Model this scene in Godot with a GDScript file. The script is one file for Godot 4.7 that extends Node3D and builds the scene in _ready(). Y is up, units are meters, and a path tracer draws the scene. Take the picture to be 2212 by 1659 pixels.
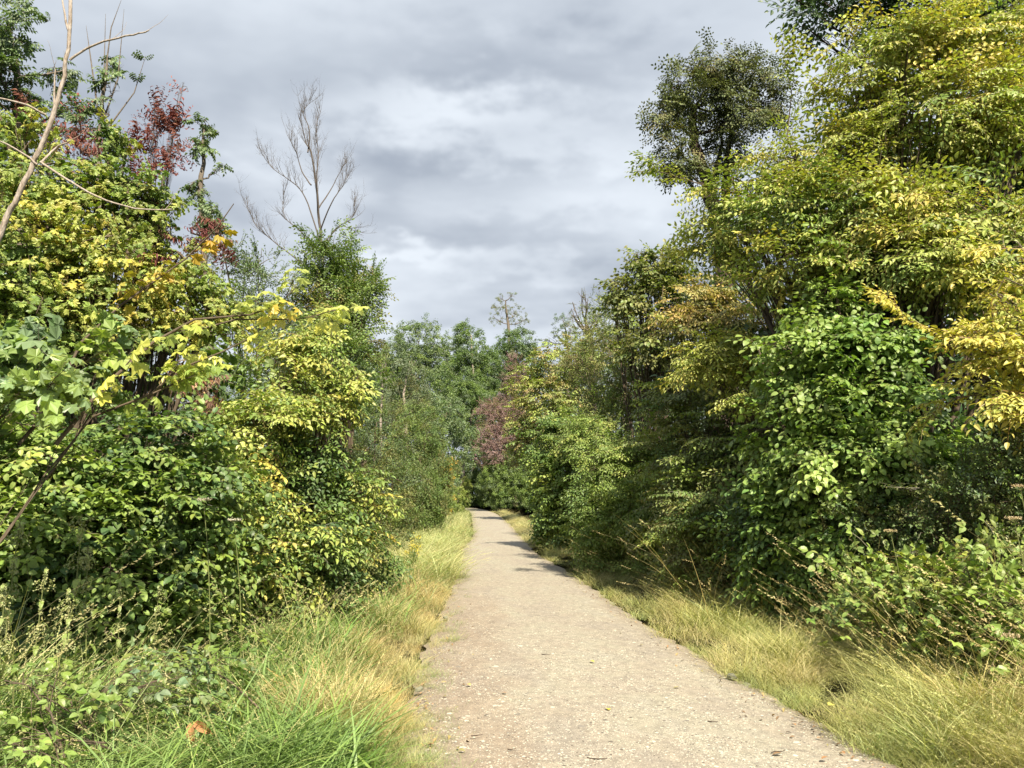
extends Node3D

# A gravel footpath between overgrown woodland edges on a bright day under broken cloud.
# Crowns are laid out by where they stand: at(x, y, depth) turns a direction of view and a distance into a point of the place.

const FOCAL := 1628.0
const PITCH := 0.14667
const EYE := 1.6
const EYE_POS := Vector3(0, EYE, 0)

const EDGE_Z := [2.0, -1.0, -4.8, -5.7, -6.9, -8.3, -10.1, -13.5, -17.0, -21.5, -25.0, -28.0, -34.0, -42.0, -50.0, -60.0, -70.0, -82.0, -95.0]
const EDGE_L := [-0.48, -0.52, -0.62, -0.71, -0.81, -0.88, -0.91, -1.0, -1.16, -1.38, -1.5, -1.42, -1.66, -2.1, -2.55, -3.1, -3.7, -4.6, -6.6]
const EDGE_R := [2.75, 2.6, 2.29, 2.15, 1.95, 1.82, 1.6, 1.38, 1.1, 0.62, 0.5, 0.42, 0.16, -0.12, -0.5, -0.98, -1.6, -2.6, -4.4]

var rng := RandomNumberGenerator.new()
var lump := FastNoiseLite.new()
var names := {}
var sprays := {}
var mats := {}
var leaf_mats := {}
var total := 0


# ---------------------------------------------------------------- naming
func numbered(called: String) -> String:
	var n: int = names.get(called, 0)
	names[called] = n + 1
	return called if n == 0 else "%s_%03d" % [called, n]


func tag(o: Node, label: String, category: String, group := "", kind := "") -> void:
	if label: o.set_meta("label", label)
	if category: o.set_meta("category", category)
	if group: o.set_meta("group", group)
	if kind: o.set_meta("kind", kind)


func thing(called: String, label: String, category: String, where: Vector3, group := "") -> Node3D:
	var o := Node3D.new()
	o.name = numbered(called)
	add_child(o)
	o.position = where
	tag(o, label, category, group)
	return o


func put(b: Dictionary, called: String, m: Material, parent: Node, kind := "") -> MeshInstance3D:
	var o := MeshInstance3D.new()
	o.name = numbered(called) if parent == self else called
	o.mesh = finish(b)
	o.material_override = m
	parent.add_child(o, true)
	if kind: o.set_meta("kind", kind)
	return o


# ---------------------------------------------------------------- mesh buffers
func buf() -> Dictionary:
	return {"v": PackedVector3Array(), "c": PackedColorArray(), "i": PackedInt32Array(), "n": PackedVector3Array(), "u": PackedVector2Array()}


func finish(b: Dictionary) -> ArrayMesh:
	var a := []
	a.resize(Mesh.ARRAY_MAX)
	a[Mesh.ARRAY_VERTEX] = b.v
	a[Mesh.ARRAY_INDEX] = b.i
	if b.c.size() == b.v.size(): a[Mesh.ARRAY_COLOR] = b.c
	if b.n.size() == b.v.size(): a[Mesh.ARRAY_NORMAL] = b.n
	if b.u.size() == b.v.size(): a[Mesh.ARRAY_TEX_UV] = b.u
	var m := ArrayMesh.new()
	m.add_surface_from_arrays(Mesh.PRIMITIVE_TRIANGLES, a)
	return m


func tube(b: Dictionary, pts: Array, rads: Array, sides := 5, col := Color.WHITE) -> void:
	var first: int = b.v.size()
	var n := pts.size()
	var u := Vector3.ZERO
	for k in n:
		var t: Vector3 = (pts[mini(k + 1, n - 1)] - pts[maxi(k - 1, 0)]).normalized()
		if u == Vector3.ZERO:
			u = t.cross(Vector3.RIGHT if absf(t.x) < 0.8 else Vector3.UP).normalized()
		u = (u - t * u.dot(t)).normalized()
		var w := u.cross(t)
		for j in sides:
			var d := u * cos(TAU * j / sides) + w * sin(TAU * j / sides)
			b.v.append(pts[k] + d * rads[k])
			b.n.append(d)
			b.c.append(col)
	for k in n - 1:
		for j in sides:
			var p := first + k * sides + j
			var q := first + k * sides + (j + 1) % sides
			b.i.append_array([p, q, p + sides, q, q + sides, p + sides])


func curve(a: Vector3, c: Vector3, sag: Vector3, steps: int, wob := 0.0) -> Array:
	var out := []
	for k in steps + 1:
		var t := float(k) / steps
		var p := a.lerp(c, t) + sag * (4.0 * t * (1.0 - t))
		if k > 0 and k < steps: p += ball() * wob
		out.append(p)
	return out


func taper(n: int, r0: float, r1: float) -> Array:
	var out := []
	for k in n: out.append(lerpf(r0, r1, float(k) / maxi(n - 1, 1)))
	return out


func ball() -> Vector3:
	return Vector3(rng.randfn(0, 0.6), rng.randfn(0, 0.6), rng.randfn(0, 0.6))


func on_sphere() -> Vector3:
	var y := rng.randf_range(-1, 1)
	var a := rng.randf() * TAU
	var s := sqrt(1 - y * y)
	return Vector3(s * cos(a), y, s * sin(a))


func frame(axis: Vector3, up: Vector3) -> Basis:
	var z := axis.normalized()
	var x := up.cross(z)
	if x.length() < 0.01: x = Vector3(0.3, 0.2, 0.9).cross(z)
	x = x.normalized()
	return Basis(x, z.cross(x), z)


# ---------------------------------------------------------------- places
func at(x: float, y: float, d: float) -> Vector3:
	var c := cos(PITCH)
	var s := sin(PITCH)
	var dy := (829.5 - y) / FOCAL
	var v := Vector3((x - 1106.0) / FOCAL, dy * c + s, -c + dy * s)
	return EYE_POS + v * (d / -v.z)


func table(z: float, values: Array) -> float:
	if z >= EDGE_Z[0]: return values[0]
	for k in EDGE_Z.size() - 1:
		if z >= EDGE_Z[k + 1]:
			var t: float = (EDGE_Z[k] - z) / (EDGE_Z[k] - EDGE_Z[k + 1])
			return lerpf(values[k], values[k + 1], t)
	var last := EDGE_Z.size() - 1
	return values[last] + (values[last] - values[last - 1]) * (EDGE_Z[last] - z) / 8.0


func beside(x: float, z: float) -> float:          # metres outside the path; negative on it
	return maxf(table(z, EDGE_L) - x, x - table(z, EDGE_R))


func ground(x: float, z: float) -> float:
	var d := beside(x, z)
	return -0.03 + 0.09 * smoothstep(0.1, 0.9, d) + 0.14 * smoothstep(1.0, 4.5, d) + 0.05 * lump.get_noise_2d(x * 9.0, z * 9.0) * smoothstep(0.1, 1.5, d)


# ---------------------------------------------------------------- materials
func mat(called: String, color: Color, rough := 0.8, vertex := false) -> StandardMaterial3D:
	var m := StandardMaterial3D.new()
	m.resource_name = called
	m.albedo_color = color.linear_to_srgb()
	m.roughness = rough
	m.vertex_color_use_as_albedo = vertex
	m.cull_mode = BaseMaterial3D.CULL_DISABLED
	return m


func leafy(called: String, through: Color, rough := 0.42, color := Color.WHITE, vertex := true) -> StandardMaterial3D:
	var m := mat(called, color, rough, vertex)
	m.backlight_enabled = true
	m.backlight = through.linear_to_srgb()
	m.metallic_specular = 0.5
	return m


func noise_picture(size: int, f: float, stops: Array, octaves := 4, kind := FastNoiseLite.TYPE_SIMPLEX_SMOOTH, sd := 1) -> ImageTexture:
	var n := FastNoiseLite.new()
	n.seed = sd
	n.noise_type = kind
	n.frequency = f
	n.fractal_octaves = octaves
	var im := n.get_seamless_image(size, size)
	var g := Gradient.new()
	g.offsets = PackedFloat32Array(stops.map(func(s): return s[0]))
	g.colors = PackedColorArray(stops.map(func(s): return s[1].linear_to_srgb()))
	var o := Image.create(size, size, false, Image.FORMAT_RGB8)
	for y in size:
		for x in size:
			o.set_pixel(x, y, g.sample(im.get_pixel(x, y).r))
	return ImageTexture.create_from_image(o)


func grit_picture(size: int) -> ImageTexture:      # compacted fines with small flat stones pressed in, about 1.4 mm to the texel
	var pick := RandomNumberGenerator.new()
	pick.seed = 909
	var n := FastNoiseLite.new()
	n.seed = 4
	n.frequency = 0.012
	n.fractal_octaves = 4
	var soft := n.get_seamless_image(size, size)
	var o := Image.create(size, size, false, Image.FORMAT_RGB8)
	for y in size:
		for x in size:
			var k := 0.72 + 0.5 * soft.get_pixel(x, y).r + pick.randf_range(-0.22, 0.22)
			o.set_pixel(x, y, Color(0.255 * k, 0.233 * k, 0.2 * k).linear_to_srgb())
	for q in 21000:
		var cx := pick.randi() % size
		var cy := pick.randi() % size
		var r := 1.2 * exp(pick.randfn(0.25, 0.45))
		var sq := pick.randf_range(0.55, 1.0)
		var a := pick.randf() * TAU
		var g := pick.randf()
		var c := Color(0.36, 0.335, 0.285) if g < 0.4 else (Color(0.15, 0.134, 0.115) if g < 0.62 else (Color(0.5, 0.475, 0.395) if g < 0.84 else Color(0.27, 0.22, 0.18)))
		c = (c * pick.randf_range(0.8, 1.2)).linear_to_srgb()
		var m := int(ceil(r))
		for dy in range(-m, m + 1):
			for dx in range(-m, m + 1):
				var u := dx * cos(a) + dy * sin(a)
				var w := (dy * cos(a) - dx * sin(a)) / sq
				if u * u + w * w <= r * r: o.set_pixel(posmod(cx + dx, size), posmod(cy + dy, size), c)
	return ImageTexture.create_from_image(o)


func grey_noise(size: int, f: float, sd: int, octaves := 4) -> ImageTexture:
	var n := FastNoiseLite.new()
	n.seed = sd
	n.frequency = f
	n.fractal_octaves = octaves
	return ImageTexture.create_from_image(n.get_seamless_image(size, size))


# ---------------------------------------------------------------- leaves
# A leaf lies along +Z from its stalk, its face up (+Y), one unit long.
func oval_leaf(b: Dictionary, t: Transform3D, wide: float, fold: float, curl: float, col: Color, widest := 0.45) -> void:
	var f: int = b.v.size()
	var rows := [0.2, 0.48, 0.78]
	b.v.append(t * Vector3.ZERO)
	for r in rows:
		var w: float = wide * (pow(sin(PI * pow(r, log(0.5) / log(widest))), 0.75))
		var y: float = -curl * r * r
		b.v.append(t * Vector3(-w, y + fold * w, r))
		b.v.append(t * Vector3(0, y, r))
		b.v.append(t * Vector3(w, y + fold * w, r))
	b.v.append(t * Vector3(0, -curl * 1.1, 1.0))
	for k in 11: b.c.append(col)
	b.i.append_array([f, f + 1, f + 2, f, f + 2, f + 3])
	for k in 2:
		var a := f + 1 + k * 3
		b.i.append_array([a, a + 3, a + 1, a + 1, a + 3, a + 4, a + 1, a + 4, a + 2, a + 2, a + 4, a + 5])
	b.i.append_array([f + 7, f + 10, f + 8, f + 8, f + 10, f + 9])


func thin_leaf(b: Dictionary, t: Transform3D, wide: float, curl: float, col: Color) -> void:   # four triangles, for small or far leaves
	var f: int = b.v.size()
	b.v.append_array([t * Vector3.ZERO, t * Vector3(-wide, 0.12 - curl * 0.2, 0.45), t * Vector3(0, -curl * 0.25, 0.5), t * Vector3(wide, 0.12 - curl * 0.2, 0.45), t * Vector3(0, -curl, 1)])
	for k in 5: b.c.append(col)
	b.i.append_array([f, f + 1, f + 2, f, f + 2, f + 3, f + 1, f + 4, f + 2, f + 2, f + 4, f + 3])


func lobed_leaf(b: Dictionary, t: Transform3D, curl: float, col: Color, points := 5) -> void:   # a maple leaf: five pointed lobes round the stalk's end
	var f: int = b.v.size()
	var o := [Vector2(0.08, -0.04), Vector2(0.34, -0.12), Vector2(0.3, 0.1), Vector2(0.62, 0.22), Vector2(0.5, 0.36), Vector2(0.45, 0.5), Vector2(0.56, 0.7), Vector2(0.38, 0.7), Vector2(0.2, 0.78), Vector2(0.0, 1.0)]
	if points == 3:
		o = [Vector2(0.06, 0.0), Vector2(0.3, 0.05), Vector2(0.42, 0.3), Vector2(0.5, 0.5), Vector2(0.24, 0.55), Vector2(0.16, 0.62), Vector2(0.1, 0.8), Vector2(0.06, 0.9), Vector2(0.03, 0.95), Vector2(0.0, 1.0)]
	b.v.append(t * Vector3(0, 0.0, 0.3))
	for k in 19:
		var p: Vector2 = o[k] if k < 10 else o[18 - k] * Vector2(-1, 1)
		var lift := 0.1 * sin(k * 2.1) - curl * (p.x * p.x * 1.3 + maxf(p.y - 0.3, 0) ** 2 * 1.2)
		b.v.append(t * Vector3(p.x, lift, p.y))
	for k in 20: b.c.append(col)
	for k in 19:
		b.i.append_array([f, f + 1 + (k + 1) % 19, f + 1 + k])


# ---------------------------------------------------------------- sprays: a twig with its leaves, twig along +Z, one unit = one metre
# Each is {mesh, wood, leaves: [[Transform3D, shape number]], shapes: [leaf meshes]}
func leaf_place(p: Vector3, dir: Vector3, up: Vector3, size: float) -> Transform3D:
	var fb := frame(dir, up)
	return Transform3D(fb.scaled(Vector3.ONE * size), p)


func draw_leaf(b: Dictionary, kind: String, t: Transform3D, col: Color, k: int) -> void:
	match kind:
		"beech": oval_leaf(b, t, 0.29, 0.25, 0.12 + 0.1 * (k % 3), col)
		"hornbeam": oval_leaf(b, t, 0.26, 0.4, 0.2 + 0.12 * (k % 3), col, 0.4)
		"hazel": oval_leaf(b, t, 0.37, 0.2, 0.2 + 0.15 * (k % 3), col, 0.46)
		"maple": lobed_leaf(b, t, 0.35 + 0.35 * (k % 3), col)
		"smallmaple": lobed_leaf(b, t, 0.3 + 0.25 * (k % 3), col)
		"bramble": oval_leaf(b, t, 0.34, 0.3, 0.15 + 0.1 * (k % 3), col, 0.42)
		"dead": oval_leaf(b, t, 0.2, 1.1, 0.45 + 0.25 * (k % 3), col)
		"nettle": oval_leaf(b, t, 0.26, 0.3, 0.5, col, 0.32)
		_: thin_leaf(b, t, 0.3, 0.15 + 0.1 * (k % 3), col)


func tint(spread: float) -> Color:
	var k := 1.0 + rng.randf_range(-spread, spread)
	return Color(k * rng.randf_range(0.88, 1.16), k, k * rng.randf_range(0.7, 1.2))


func spray(kind: String) -> Array:
	if sprays.has(kind): return sprays[kind]
	var made := []
	for variant in (4 if kind != "far" else 3):
		var leaves := []
		var wood := buf()
		match kind:
			"beech", "hornbeam", "hazel", "dead":
				var step: float = {"beech": 0.042, "hornbeam": 0.036, "hazel": 0.06, "dead": 0.04}[kind]
				var size: float = {"beech": 0.075, "hornbeam": 0.066, "hazel": 0.095, "dead": 0.075}[kind]
				var droop: float = {"beech": -0.15, "hornbeam": -0.2, "hazel": -0.22, "dead": -1.2}[kind]
				var axes := [[Vector3.ZERO, Vector3(0, 0.05, 1), 0.5]]
				for s in (3 if kind != "hazel" else 2):
					var z := 0.1 + 0.1 * s + rng.randf() * 0.04
					axes.append([Vector3(0, 0.01, z), Vector3(0.75 * (1 if (s + variant) % 2 else -1), rng.randf_range(-0.1, 0.15), 0.75), 0.3 - 0.04 * s])
				for ax in axes:
					var d: Vector3 = ax[1].normalized()
					var long: float = ax[2]
					var tip: Vector3 = ax[0] + d * long + Vector3(0, -0.05, 0)
					tube(wood, curve(ax[0], tip, Vector3(0, 0.025, 0), 3), [0.0035, 0.003, 0.0022, 0.001], 3)
					var m := int(long / step)
					for k in m:
						var t := (k + 0.7) / m
						var side := 1.0 if k % 2 else -1.0
						var p: Vector3 = ax[0].lerp(tip, t) + Vector3(0, 0.1 * t * (1 - t), 0)
						var out := (d.cross(Vector3.UP).normalized() * side * 0.85 + d * rng.randf_range(0.3, 0.8) + Vector3(0, droop + rng.randf_range(-0.3, 0.25), 0)).normalized()
						if k == m - 1: out = (d + Vector3(0, droop * 0.6, 0)).normalized()
						leaves.append(leaf_place(p + out * 0.008, out, Vector3.UP + ball() * 0.38, size * rng.randf_range(0.65, 1.2)))
			"maple", "smallmaple":
				var size := 0.125 if kind == "maple" else 0.07
				var long := 0.32 if kind == "maple" else 0.36
				tube(wood, curve(Vector3.ZERO, Vector3(0, -0.02, long), Vector3(0, 0.03, 0), 3), [0.005, 0.004, 0.003, 0.0015], 4)
				var pairs := 4 if kind == "maple" else 7
				for k in pairs:
					var t := (k + 0.6) / pairs
					for s in [-1.0, 1.0]:
						var p := Vector3(0, 0.1 * t * (1 - t), long * t)
						var dir: Vector3 = Vector3(s * (1.0 if k % 2 == 0 else 0.45), rng.randf_range(-0.3, 0.7), rng.randf_range(0.1, 0.9)).normalized()
						var stalk: float = size * rng.randf_range(0.5, 1.0)
						var e: Vector3 = p + dir * stalk
						tube(wood, [p, e], [0.0016, 0.0012], 3, Color(1.3, 0.8, 0.6))
						var ld: Vector3 = (dir * 0.7 + Vector3(0, rng.randf_range(-1.0, -0.1), 0)).normalized()
						leaves.append(leaf_place(e, ld, Vector3.UP + ball() * 0.4 + dir * 0.5, size * rng.randf_range(0.6, 1.15)))
			"ash":
				for q in 5:
					var d := Vector3(rng.randf_range(-1, 1), rng.randf_range(-0.2, 0.9), rng.randf_range(0.2, 1)).normalized()
					var tip := d * 0.24 + Vector3(0, -0.07, 0)
					tube(wood, curve(Vector3.ZERO, tip, Vector3(0, 0.03, 0), 3), [0.003, 0.002, 0.0015, 0.001], 3)
					for k in 4:
						for s in [-1.0, 1.0]:
							var p := Vector3.ZERO.lerp(tip, (k + 1.2) / 5.0) + Vector3(0, 0.02, 0)
							var out: Vector3 = (d.cross(Vector3.UP).normalized() * s + d * 0.5 + Vector3(0, -0.5, 0)).normalized()
							leaves.append(leaf_place(p, out, Vector3.UP + ball() * 0.3, rng.randf_range(0.06, 0.085)))
					leaves.append(leaf_place(tip, d + Vector3(0, -0.7, 0), Vector3.UP, 0.08))
			"small":
				for q in 6:
					var d := Vector3(rng.randf_range(-0.8, 0.8), rng.randf_range(-0.3, 0.6), rng.randf_range(0.3, 1)).normalized()
					var a := Vector3(0, 0, 0.04 * q)
					var tip := a + d * rng.randf_range(0.14, 0.3)
					tube(wood, [a, tip], [0.0025, 0.001], 3)
					for k in 9:
						var p := a.lerp(tip, (k + 1.0) / 9.0)
						leaves.append(leaf_place(p, on_sphere() + d * 0.7 + Vector3(0, 0.1, 0), Vector3.UP + ball() * 0.6, rng.randf_range(0.026, 0.045)))
			"willow":
				for q in 6:
					var a := Vector3(rng.randf_range(-0.12, 0.12), 0, rng.randf_range(0, 0.2))
					var tip := a + Vector3(rng.randf_range(-0.12, 0.12), rng.randf_range(-0.55, -0.2), rng.randf_range(0.05, 0.3))
					tube(wood, curve(a, tip, Vector3(0, 0.05, 0.05), 3), [0.003, 0.002, 0.0015, 0.001], 3)
					for k in 11:
						var p := a.lerp(tip, (k + 0.5) / 11.0) + Vector3(0, 0.04, 0.04)
						leaves.append(leaf_place(p, Vector3(rng.randf_range(-1, 1), -0.7, rng.randf_range(-0.8, 1)), ball(), rng.randf_range(0.045, 0.07)))
			"bramble":
				tube(wood, curve(Vector3.ZERO, Vector3(0, -0.12, 0.6), Vector3(0, 0.1, 0), 5), taper(6, 0.005, 0.002), 4, Color(1.4, 0.9, 0.8))
				for k in 6:
					var t := (k + 0.6) / 6.0
					var s := 1.0 if k % 2 else -1.0
					var p := Vector3(0, 0.4 * t * (1 - t) - 0.12 * t, 0.6 * t)
					var d := Vector3(s * 0.8, rng.randf_range(0.1, 0.7), rng.randf_range(-0.1, 0.7)).normalized()
					var e := p + d * 0.06
					tube(wood, [p, e], [0.0018, 0.0012], 3)
					for a in [-1.1, 0.0, 1.1]:
						var out := d.rotated(Vector3.UP, a) + Vector3(0, -0.35, 0)
						leaves.append(leaf_place(e, out, Vector3.UP + ball() * 0.3, rng.randf_range(0.055, 0.085)))
			"far":
				for k in 46:
					var p := on_sphere() * Vector3(0.5, 0.32, 0.5) * pow(rng.randf(), 0.45)
					leaves.append(leaf_place(p, on_sphere() + Vector3(0, -0.2, 0), Vector3.UP * 0.9 + p.normalized() * 0.6 + ball() * 0.5, rng.randf_range(0.12, 0.24)))
		var b := buf()
		var shapes := []
		for k in 3:
			var sb := buf()
			draw_leaf(sb, kind, Transform3D.IDENTITY, Color.WHITE, k)
			shapes.append(finish(sb))
		var k := 0
		for t in leaves:
			draw_leaf(b, kind, t, tint(0.28), k)
			k += 1
		var wb: int = b.v.size()
		for q in wood.v.size():
			b.v.append(wood.v[q])
			b.c.append(Color(0.5, 0.33, 0.4))
		for q in wood.i: b.i.append(q + wb)
		made.append({"mesh": finish(b), "wood": wood, "leaves": leaves, "shapes": shapes})
	sprays[kind] = made
	return made


# ---------------------------------------------------------------- plants
func shade_of(colors: Array, f: float) -> Color:
	var x := clampf(f, 0.0, 0.999) * (colors.size() - 1)
	var k := int(x)
	return colors[k].lerp(colors[k + 1], x - k) if colors.size() > 1 else colors[0]


func leaf_material(c: Color, kind: String) -> StandardMaterial3D:
	var key := "%s%d_%d_%d" % [kind, int(c.r * 40), int(c.g * 40), int(c.b * 60)]
	if not leaf_mats.has(key):
		leaf_mats[key] = leafy("leaf", mats.through, 0.42, c, false)
	return leaf_mats[key]


# o: lobes [[x, y, rx, ry, depth, (deep)]], kind, colors, dense, size, out, up, flat, gap, shoots, leaves, stems, wood (material), base, trunk [[x, y, depth, radius]]
func plant(called: String, label: String, category: String, o: Dictionary, group := "") -> Node3D:
	var lobes := []
	var mid := Vector3.ZERO
	var skirts := []
	for l in o.lobes:
		var c := at(l[0], l[1], l[4])
		var k: float = l[4] / FOCAL
		var r := Vector3(l[2] * k, l[3] * k, l[5] if l.size() > 5 else l[2] * k)
		lobes.append([c, r])
		mid += c
		var low := c.y - r.y - ground(c.x, c.z)
		if low > -0.1 and low < float(o.get("skirt", 0.0 if o.get("tree", false) else 2.2)):     # shrubs are leafy to the ground
			var rr := Vector3(r.x * 0.9, (low + r.y) * 0.5 + 0.15, r.z * 0.9)
			skirts.append([Vector3(c.x, c.y - r.y * 0.5 - low * 0.5 , c.z), rr])
	mid /= lobes.size()
	var foot: Vector3 = o.get("base", mid)
	if beside(foot.x, foot.z) < 0.7:
		foot.x = table(foot.z, EDGE_R) + 0.7 if mid.x > table(foot.z, EDGE_L) * 0.5 + table(foot.z, EDGE_R) * 0.5 else table(foot.z, EDGE_L) - 0.7
	foot.y = ground(foot.x, foot.z) - 0.03
	var root := thing(called, label, category, foot, group)
	var wood: Material = o.get("wood", mats.bark)
	var kind: String = o.kind
	var kinds: Array = spray(kind)
	var size: float = o.get("size", 1.0)
	var colors: Array = o.colors
	var twigs := buf()
	# trunk and limbs
	var hubs := []
	if o.has("trunk"):
		var pts := [Vector3(0, -0.1, 0)]
		var rads := []
		for p in o.trunk:
			pts.append(at(p[0], p[1], p[2]) - foot)
			rads.append(p[3])
		rads.push_front(o.trunk[0][3] * 1.25)
		var tb := buf()
		var sp := []
		var sr := []
		for k in pts.size() - 1:
			for q in 4:
				sp.append(pts[k].lerp(pts[k + 1], q / 4.0) + (ball() * rads[k] * 0.5 if q else Vector3.ZERO))
				sr.append(lerpf(rads[k], rads[k + 1], q / 4.0))
		sp.append(pts[-1])
		sr.append(rads[-1])
		tube(tb, sp, sr, 9)
		put(tb, "trunk", wood, root)
		hubs = sp
	var stem_r: float = o.get("stem", 0.05)
	for l in lobes:
		var c: Vector3 = l[0] - foot
		var from := Vector3(ball().x * 0.15, 0, ball().z * 0.15)
		var r0 := stem_r
		if hubs:
			var best := 1e9
			for h in hubs:
				var dd: float = h.distance_to(c) + maxf(0.0, h.y - c.y) * 2.0
				if dd < best:
					best = dd
					from = h
			r0 = stem_r * 0.7
		for s in int(o.get("stems", 1)):
			var to: Vector3 = c + ball() * l[1] * (0.25 + 0.35 * mini(s, 1)) + Vector3(0, l[1].y * 0.3, 0)
			var lb := buf()
			var line := curve(from, to, Vector3(ball().x * 0.2, 0.12 * (to - from).length() * (-1.0 if hubs else 0.5), ball().z * 0.2), 6, 0.03)
			tube(lb, line, taper(7, r0 * rng.randf_range(0.7, 1.1), r0 * 0.25), 6)
			put(lb, "branch" if hubs else "stem", wood, root)
			for q in 9:
				var a: Vector3 = line[rng.randi_range(2, 6)]
				var e: Vector3 = c + on_sphere() * l[1] * rng.randf_range(0.6, 0.98)
				tube(twigs, curve(a, e, Vector3(0, 0.06 * (e - a).length(), 0), 4, 0.02), taper(5, r0 * 0.3, r0 * 0.05), 4)
	# sprays
	lobes.append_array(skirts)
	var found := []
	var gap: float = o.get("gap", -0.15)
	var layered: float = o.get("layered", {"hornbeam": 0.72, "beech": 0.7, "hazel": 0.66, "smallmaple": 0.55, "maple": 0.45, "small": 0.35}.get(kind, 0.0))
	for l in lobes:
		var r: Vector3 = l[1]
		var area := 4.0 * PI * pow((pow(r.x * r.y, 1.6) + pow(r.x * r.z, 1.6) + pow(r.y * r.z, 1.6)) / 3.0, 1 / 1.6)
		var n := int(area * float(o.get("dense", 11.0)) / (size * size) * (0.5 if kind == "far" else 2.4))
		var scale_f := 1.0 / maxf(0.35, (r.x + r.y) * 0.28)
		var tiers := []
		for q in clampi(int(area * 1.3), 7, 16):
			var tu := on_sphere()
			if tu.z < -0.3 and rng.randf() < 0.6: tu.z = -tu.z
			var k := rng.randf_range(0.38, 0.68)
			tiers.append([l[0] + tu * r * pow(rng.randf(), 0.35) * 0.85, Vector3((r.x * 0.7 + 0.1) * k, 0, (r.z * 0.7 + 0.1) * k), minf(0.2 + 0.06 * r.y, r.y * 0.4) * rng.randf_range(0.7, 1.3), tu])
		for q in n:
			var u := on_sphere()
			var depth_in := pow(rng.randf(), 0.26)
			if u.z < -0.25 and rng.randf() < 0.45: continue
			var stick: float = 1.0 + 0.32 * lump.get_noise_3dv((l[0] + u * 2.0) * 40.0)
			var shoot := rng.randf() < float(o.get("shoots", 0.03))
			if shoot: stick *= rng.randf_range(1.1, 1.35)
			var reach := 1.2 if shoot else 0.0
			var p: Vector3 = l[0] + u * r * depth_in * stick
			if p.y < ground(p.x, p.z) + 0.1: continue
			if not shoot and lump.get_noise_3dv(p * 26.0 * scale_f) + rng.randf_range(-0.12, 0.12) < gap: continue
			if beside(p.x, p.z) < 0.1 and p.y < 2.2: continue
			var axis: Vector3 = u * float(o.get("out", 0.6)) + Vector3.UP * (float(o.get("up", 0.0)) - 0.12) + ball() * 0.7 + u * reach
			var up: Vector3 = Vector3.UP * float(o.get("flat", 0.8)) * 0.8 + u * 0.65 + ball() * 0.3
			if not shoot and q < n * layered:        # most sprays lie in flat layers, as the branches carry them
				var t: Array = tiers[q % tiers.size()]
				var a := rng.randf() * TAU
				var far_out := sqrt(rng.randf())
				var flat_out := Vector3(cos(a), 0, sin(a))
				p = t[0] + flat_out * t[1] * far_out * (1.0 + 0.3 * lump.get_noise_2d(a * 40.0, q % 13)) + Vector3(0, t[2] * (rng.randfn(0, 0.45) - far_out * far_out), 0)
				if p.y < ground(p.x, p.z) + 0.1 or (beside(p.x, p.z) < 0.1 and p.y < 2.2): continue
				u = t[3]
				axis = flat_out * 0.8 + u * 0.35 + Vector3.UP * (float(o.get("up", 0.0)) - 0.2) + ball() * 0.35
				up = Vector3.UP * float(o.get("flat", 0.8)) + u * 0.5 + ball() * 0.22
				depth_in = 0.5 + far_out * 0.5
			var sc := size * rng.randf_range(0.75, 1.2)
			var b := frame(axis, up).scaled(Vector3.ONE * sc)
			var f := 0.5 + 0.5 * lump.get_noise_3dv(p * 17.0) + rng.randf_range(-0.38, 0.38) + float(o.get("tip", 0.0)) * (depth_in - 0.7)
			var col := shade_of(colors, f)
			col = Color(col.r * 1.2, col.g * 1.2, col.b * 1.5) * rng.randf_range(0.82, 1.18)
			col.a = 1.0
			var x := Transform3D(b, p - b.z * 0.2 - foot)
			found.append([EYE_POS.distance_to(p) + (100.0 if absf((p.x) / p.z) > 0.74 or u.z < -0.3 else 0.0), x, col, rng.randi() % kinds.size()])
			if shoot or rng.randf() < 0.07:
				var h: Vector3 = l[0] - foot + u * r * depth_in * 0.45
				tube(twigs, curve(h, x.origin, Vector3(0, 0.04, 0), 3, 0.01), taper(4, stem_r * 0.14 + 0.003, 0.003), 3)
	for extra in o.get("boughs", []):       # a bough that reaches out: [[x, y, depth], ...], radius, sprays
		var line := []
		for p in extra[0]: line.append(at(p[0], p[1], p[2]) - foot)
		var bb := buf()
		tube(bb, line, taper(line.size(), extra[1], 0.003), 6)
		put(bb, "branch", o.get("bough_wood", wood), root)
		for q in int(extra[2]):
			var t: float = pow(rng.randf(), 0.8) * (line.size() - 1)
			var k := mini(int(t), line.size() - 2)
			var p: Vector3 = line[k].lerp(line[k + 1], t - k)
			var dir: Vector3 = (line[k + 1] - line[k]).normalized()
			var axis: Vector3 = dir * 0.8 + dir.cross(Vector3.UP).normalized() * rng.randf_range(-1, 1) + Vector3.UP * rng.randf_range(-0.3, 0.3)
			var b := frame(axis, Vector3.UP + ball() * 0.25).scaled(Vector3.ONE * size * rng.randf_range(0.7, 1.1))
			var col := shade_of(extra[3] if extra.size() > 3 else colors, rng.randf())
			found.append([EYE_POS.distance_to(p + foot) - 0.5, Transform3D(b, p), col, rng.randi() % kinds.size()])
	# the nearest leaves are pieces of their own, the rest one mass
	total += found.size()
	var want := int(o.get("leaves", 0))
	var m_leaf: Material = o.get("leaf_material", mats.leaf)
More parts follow.
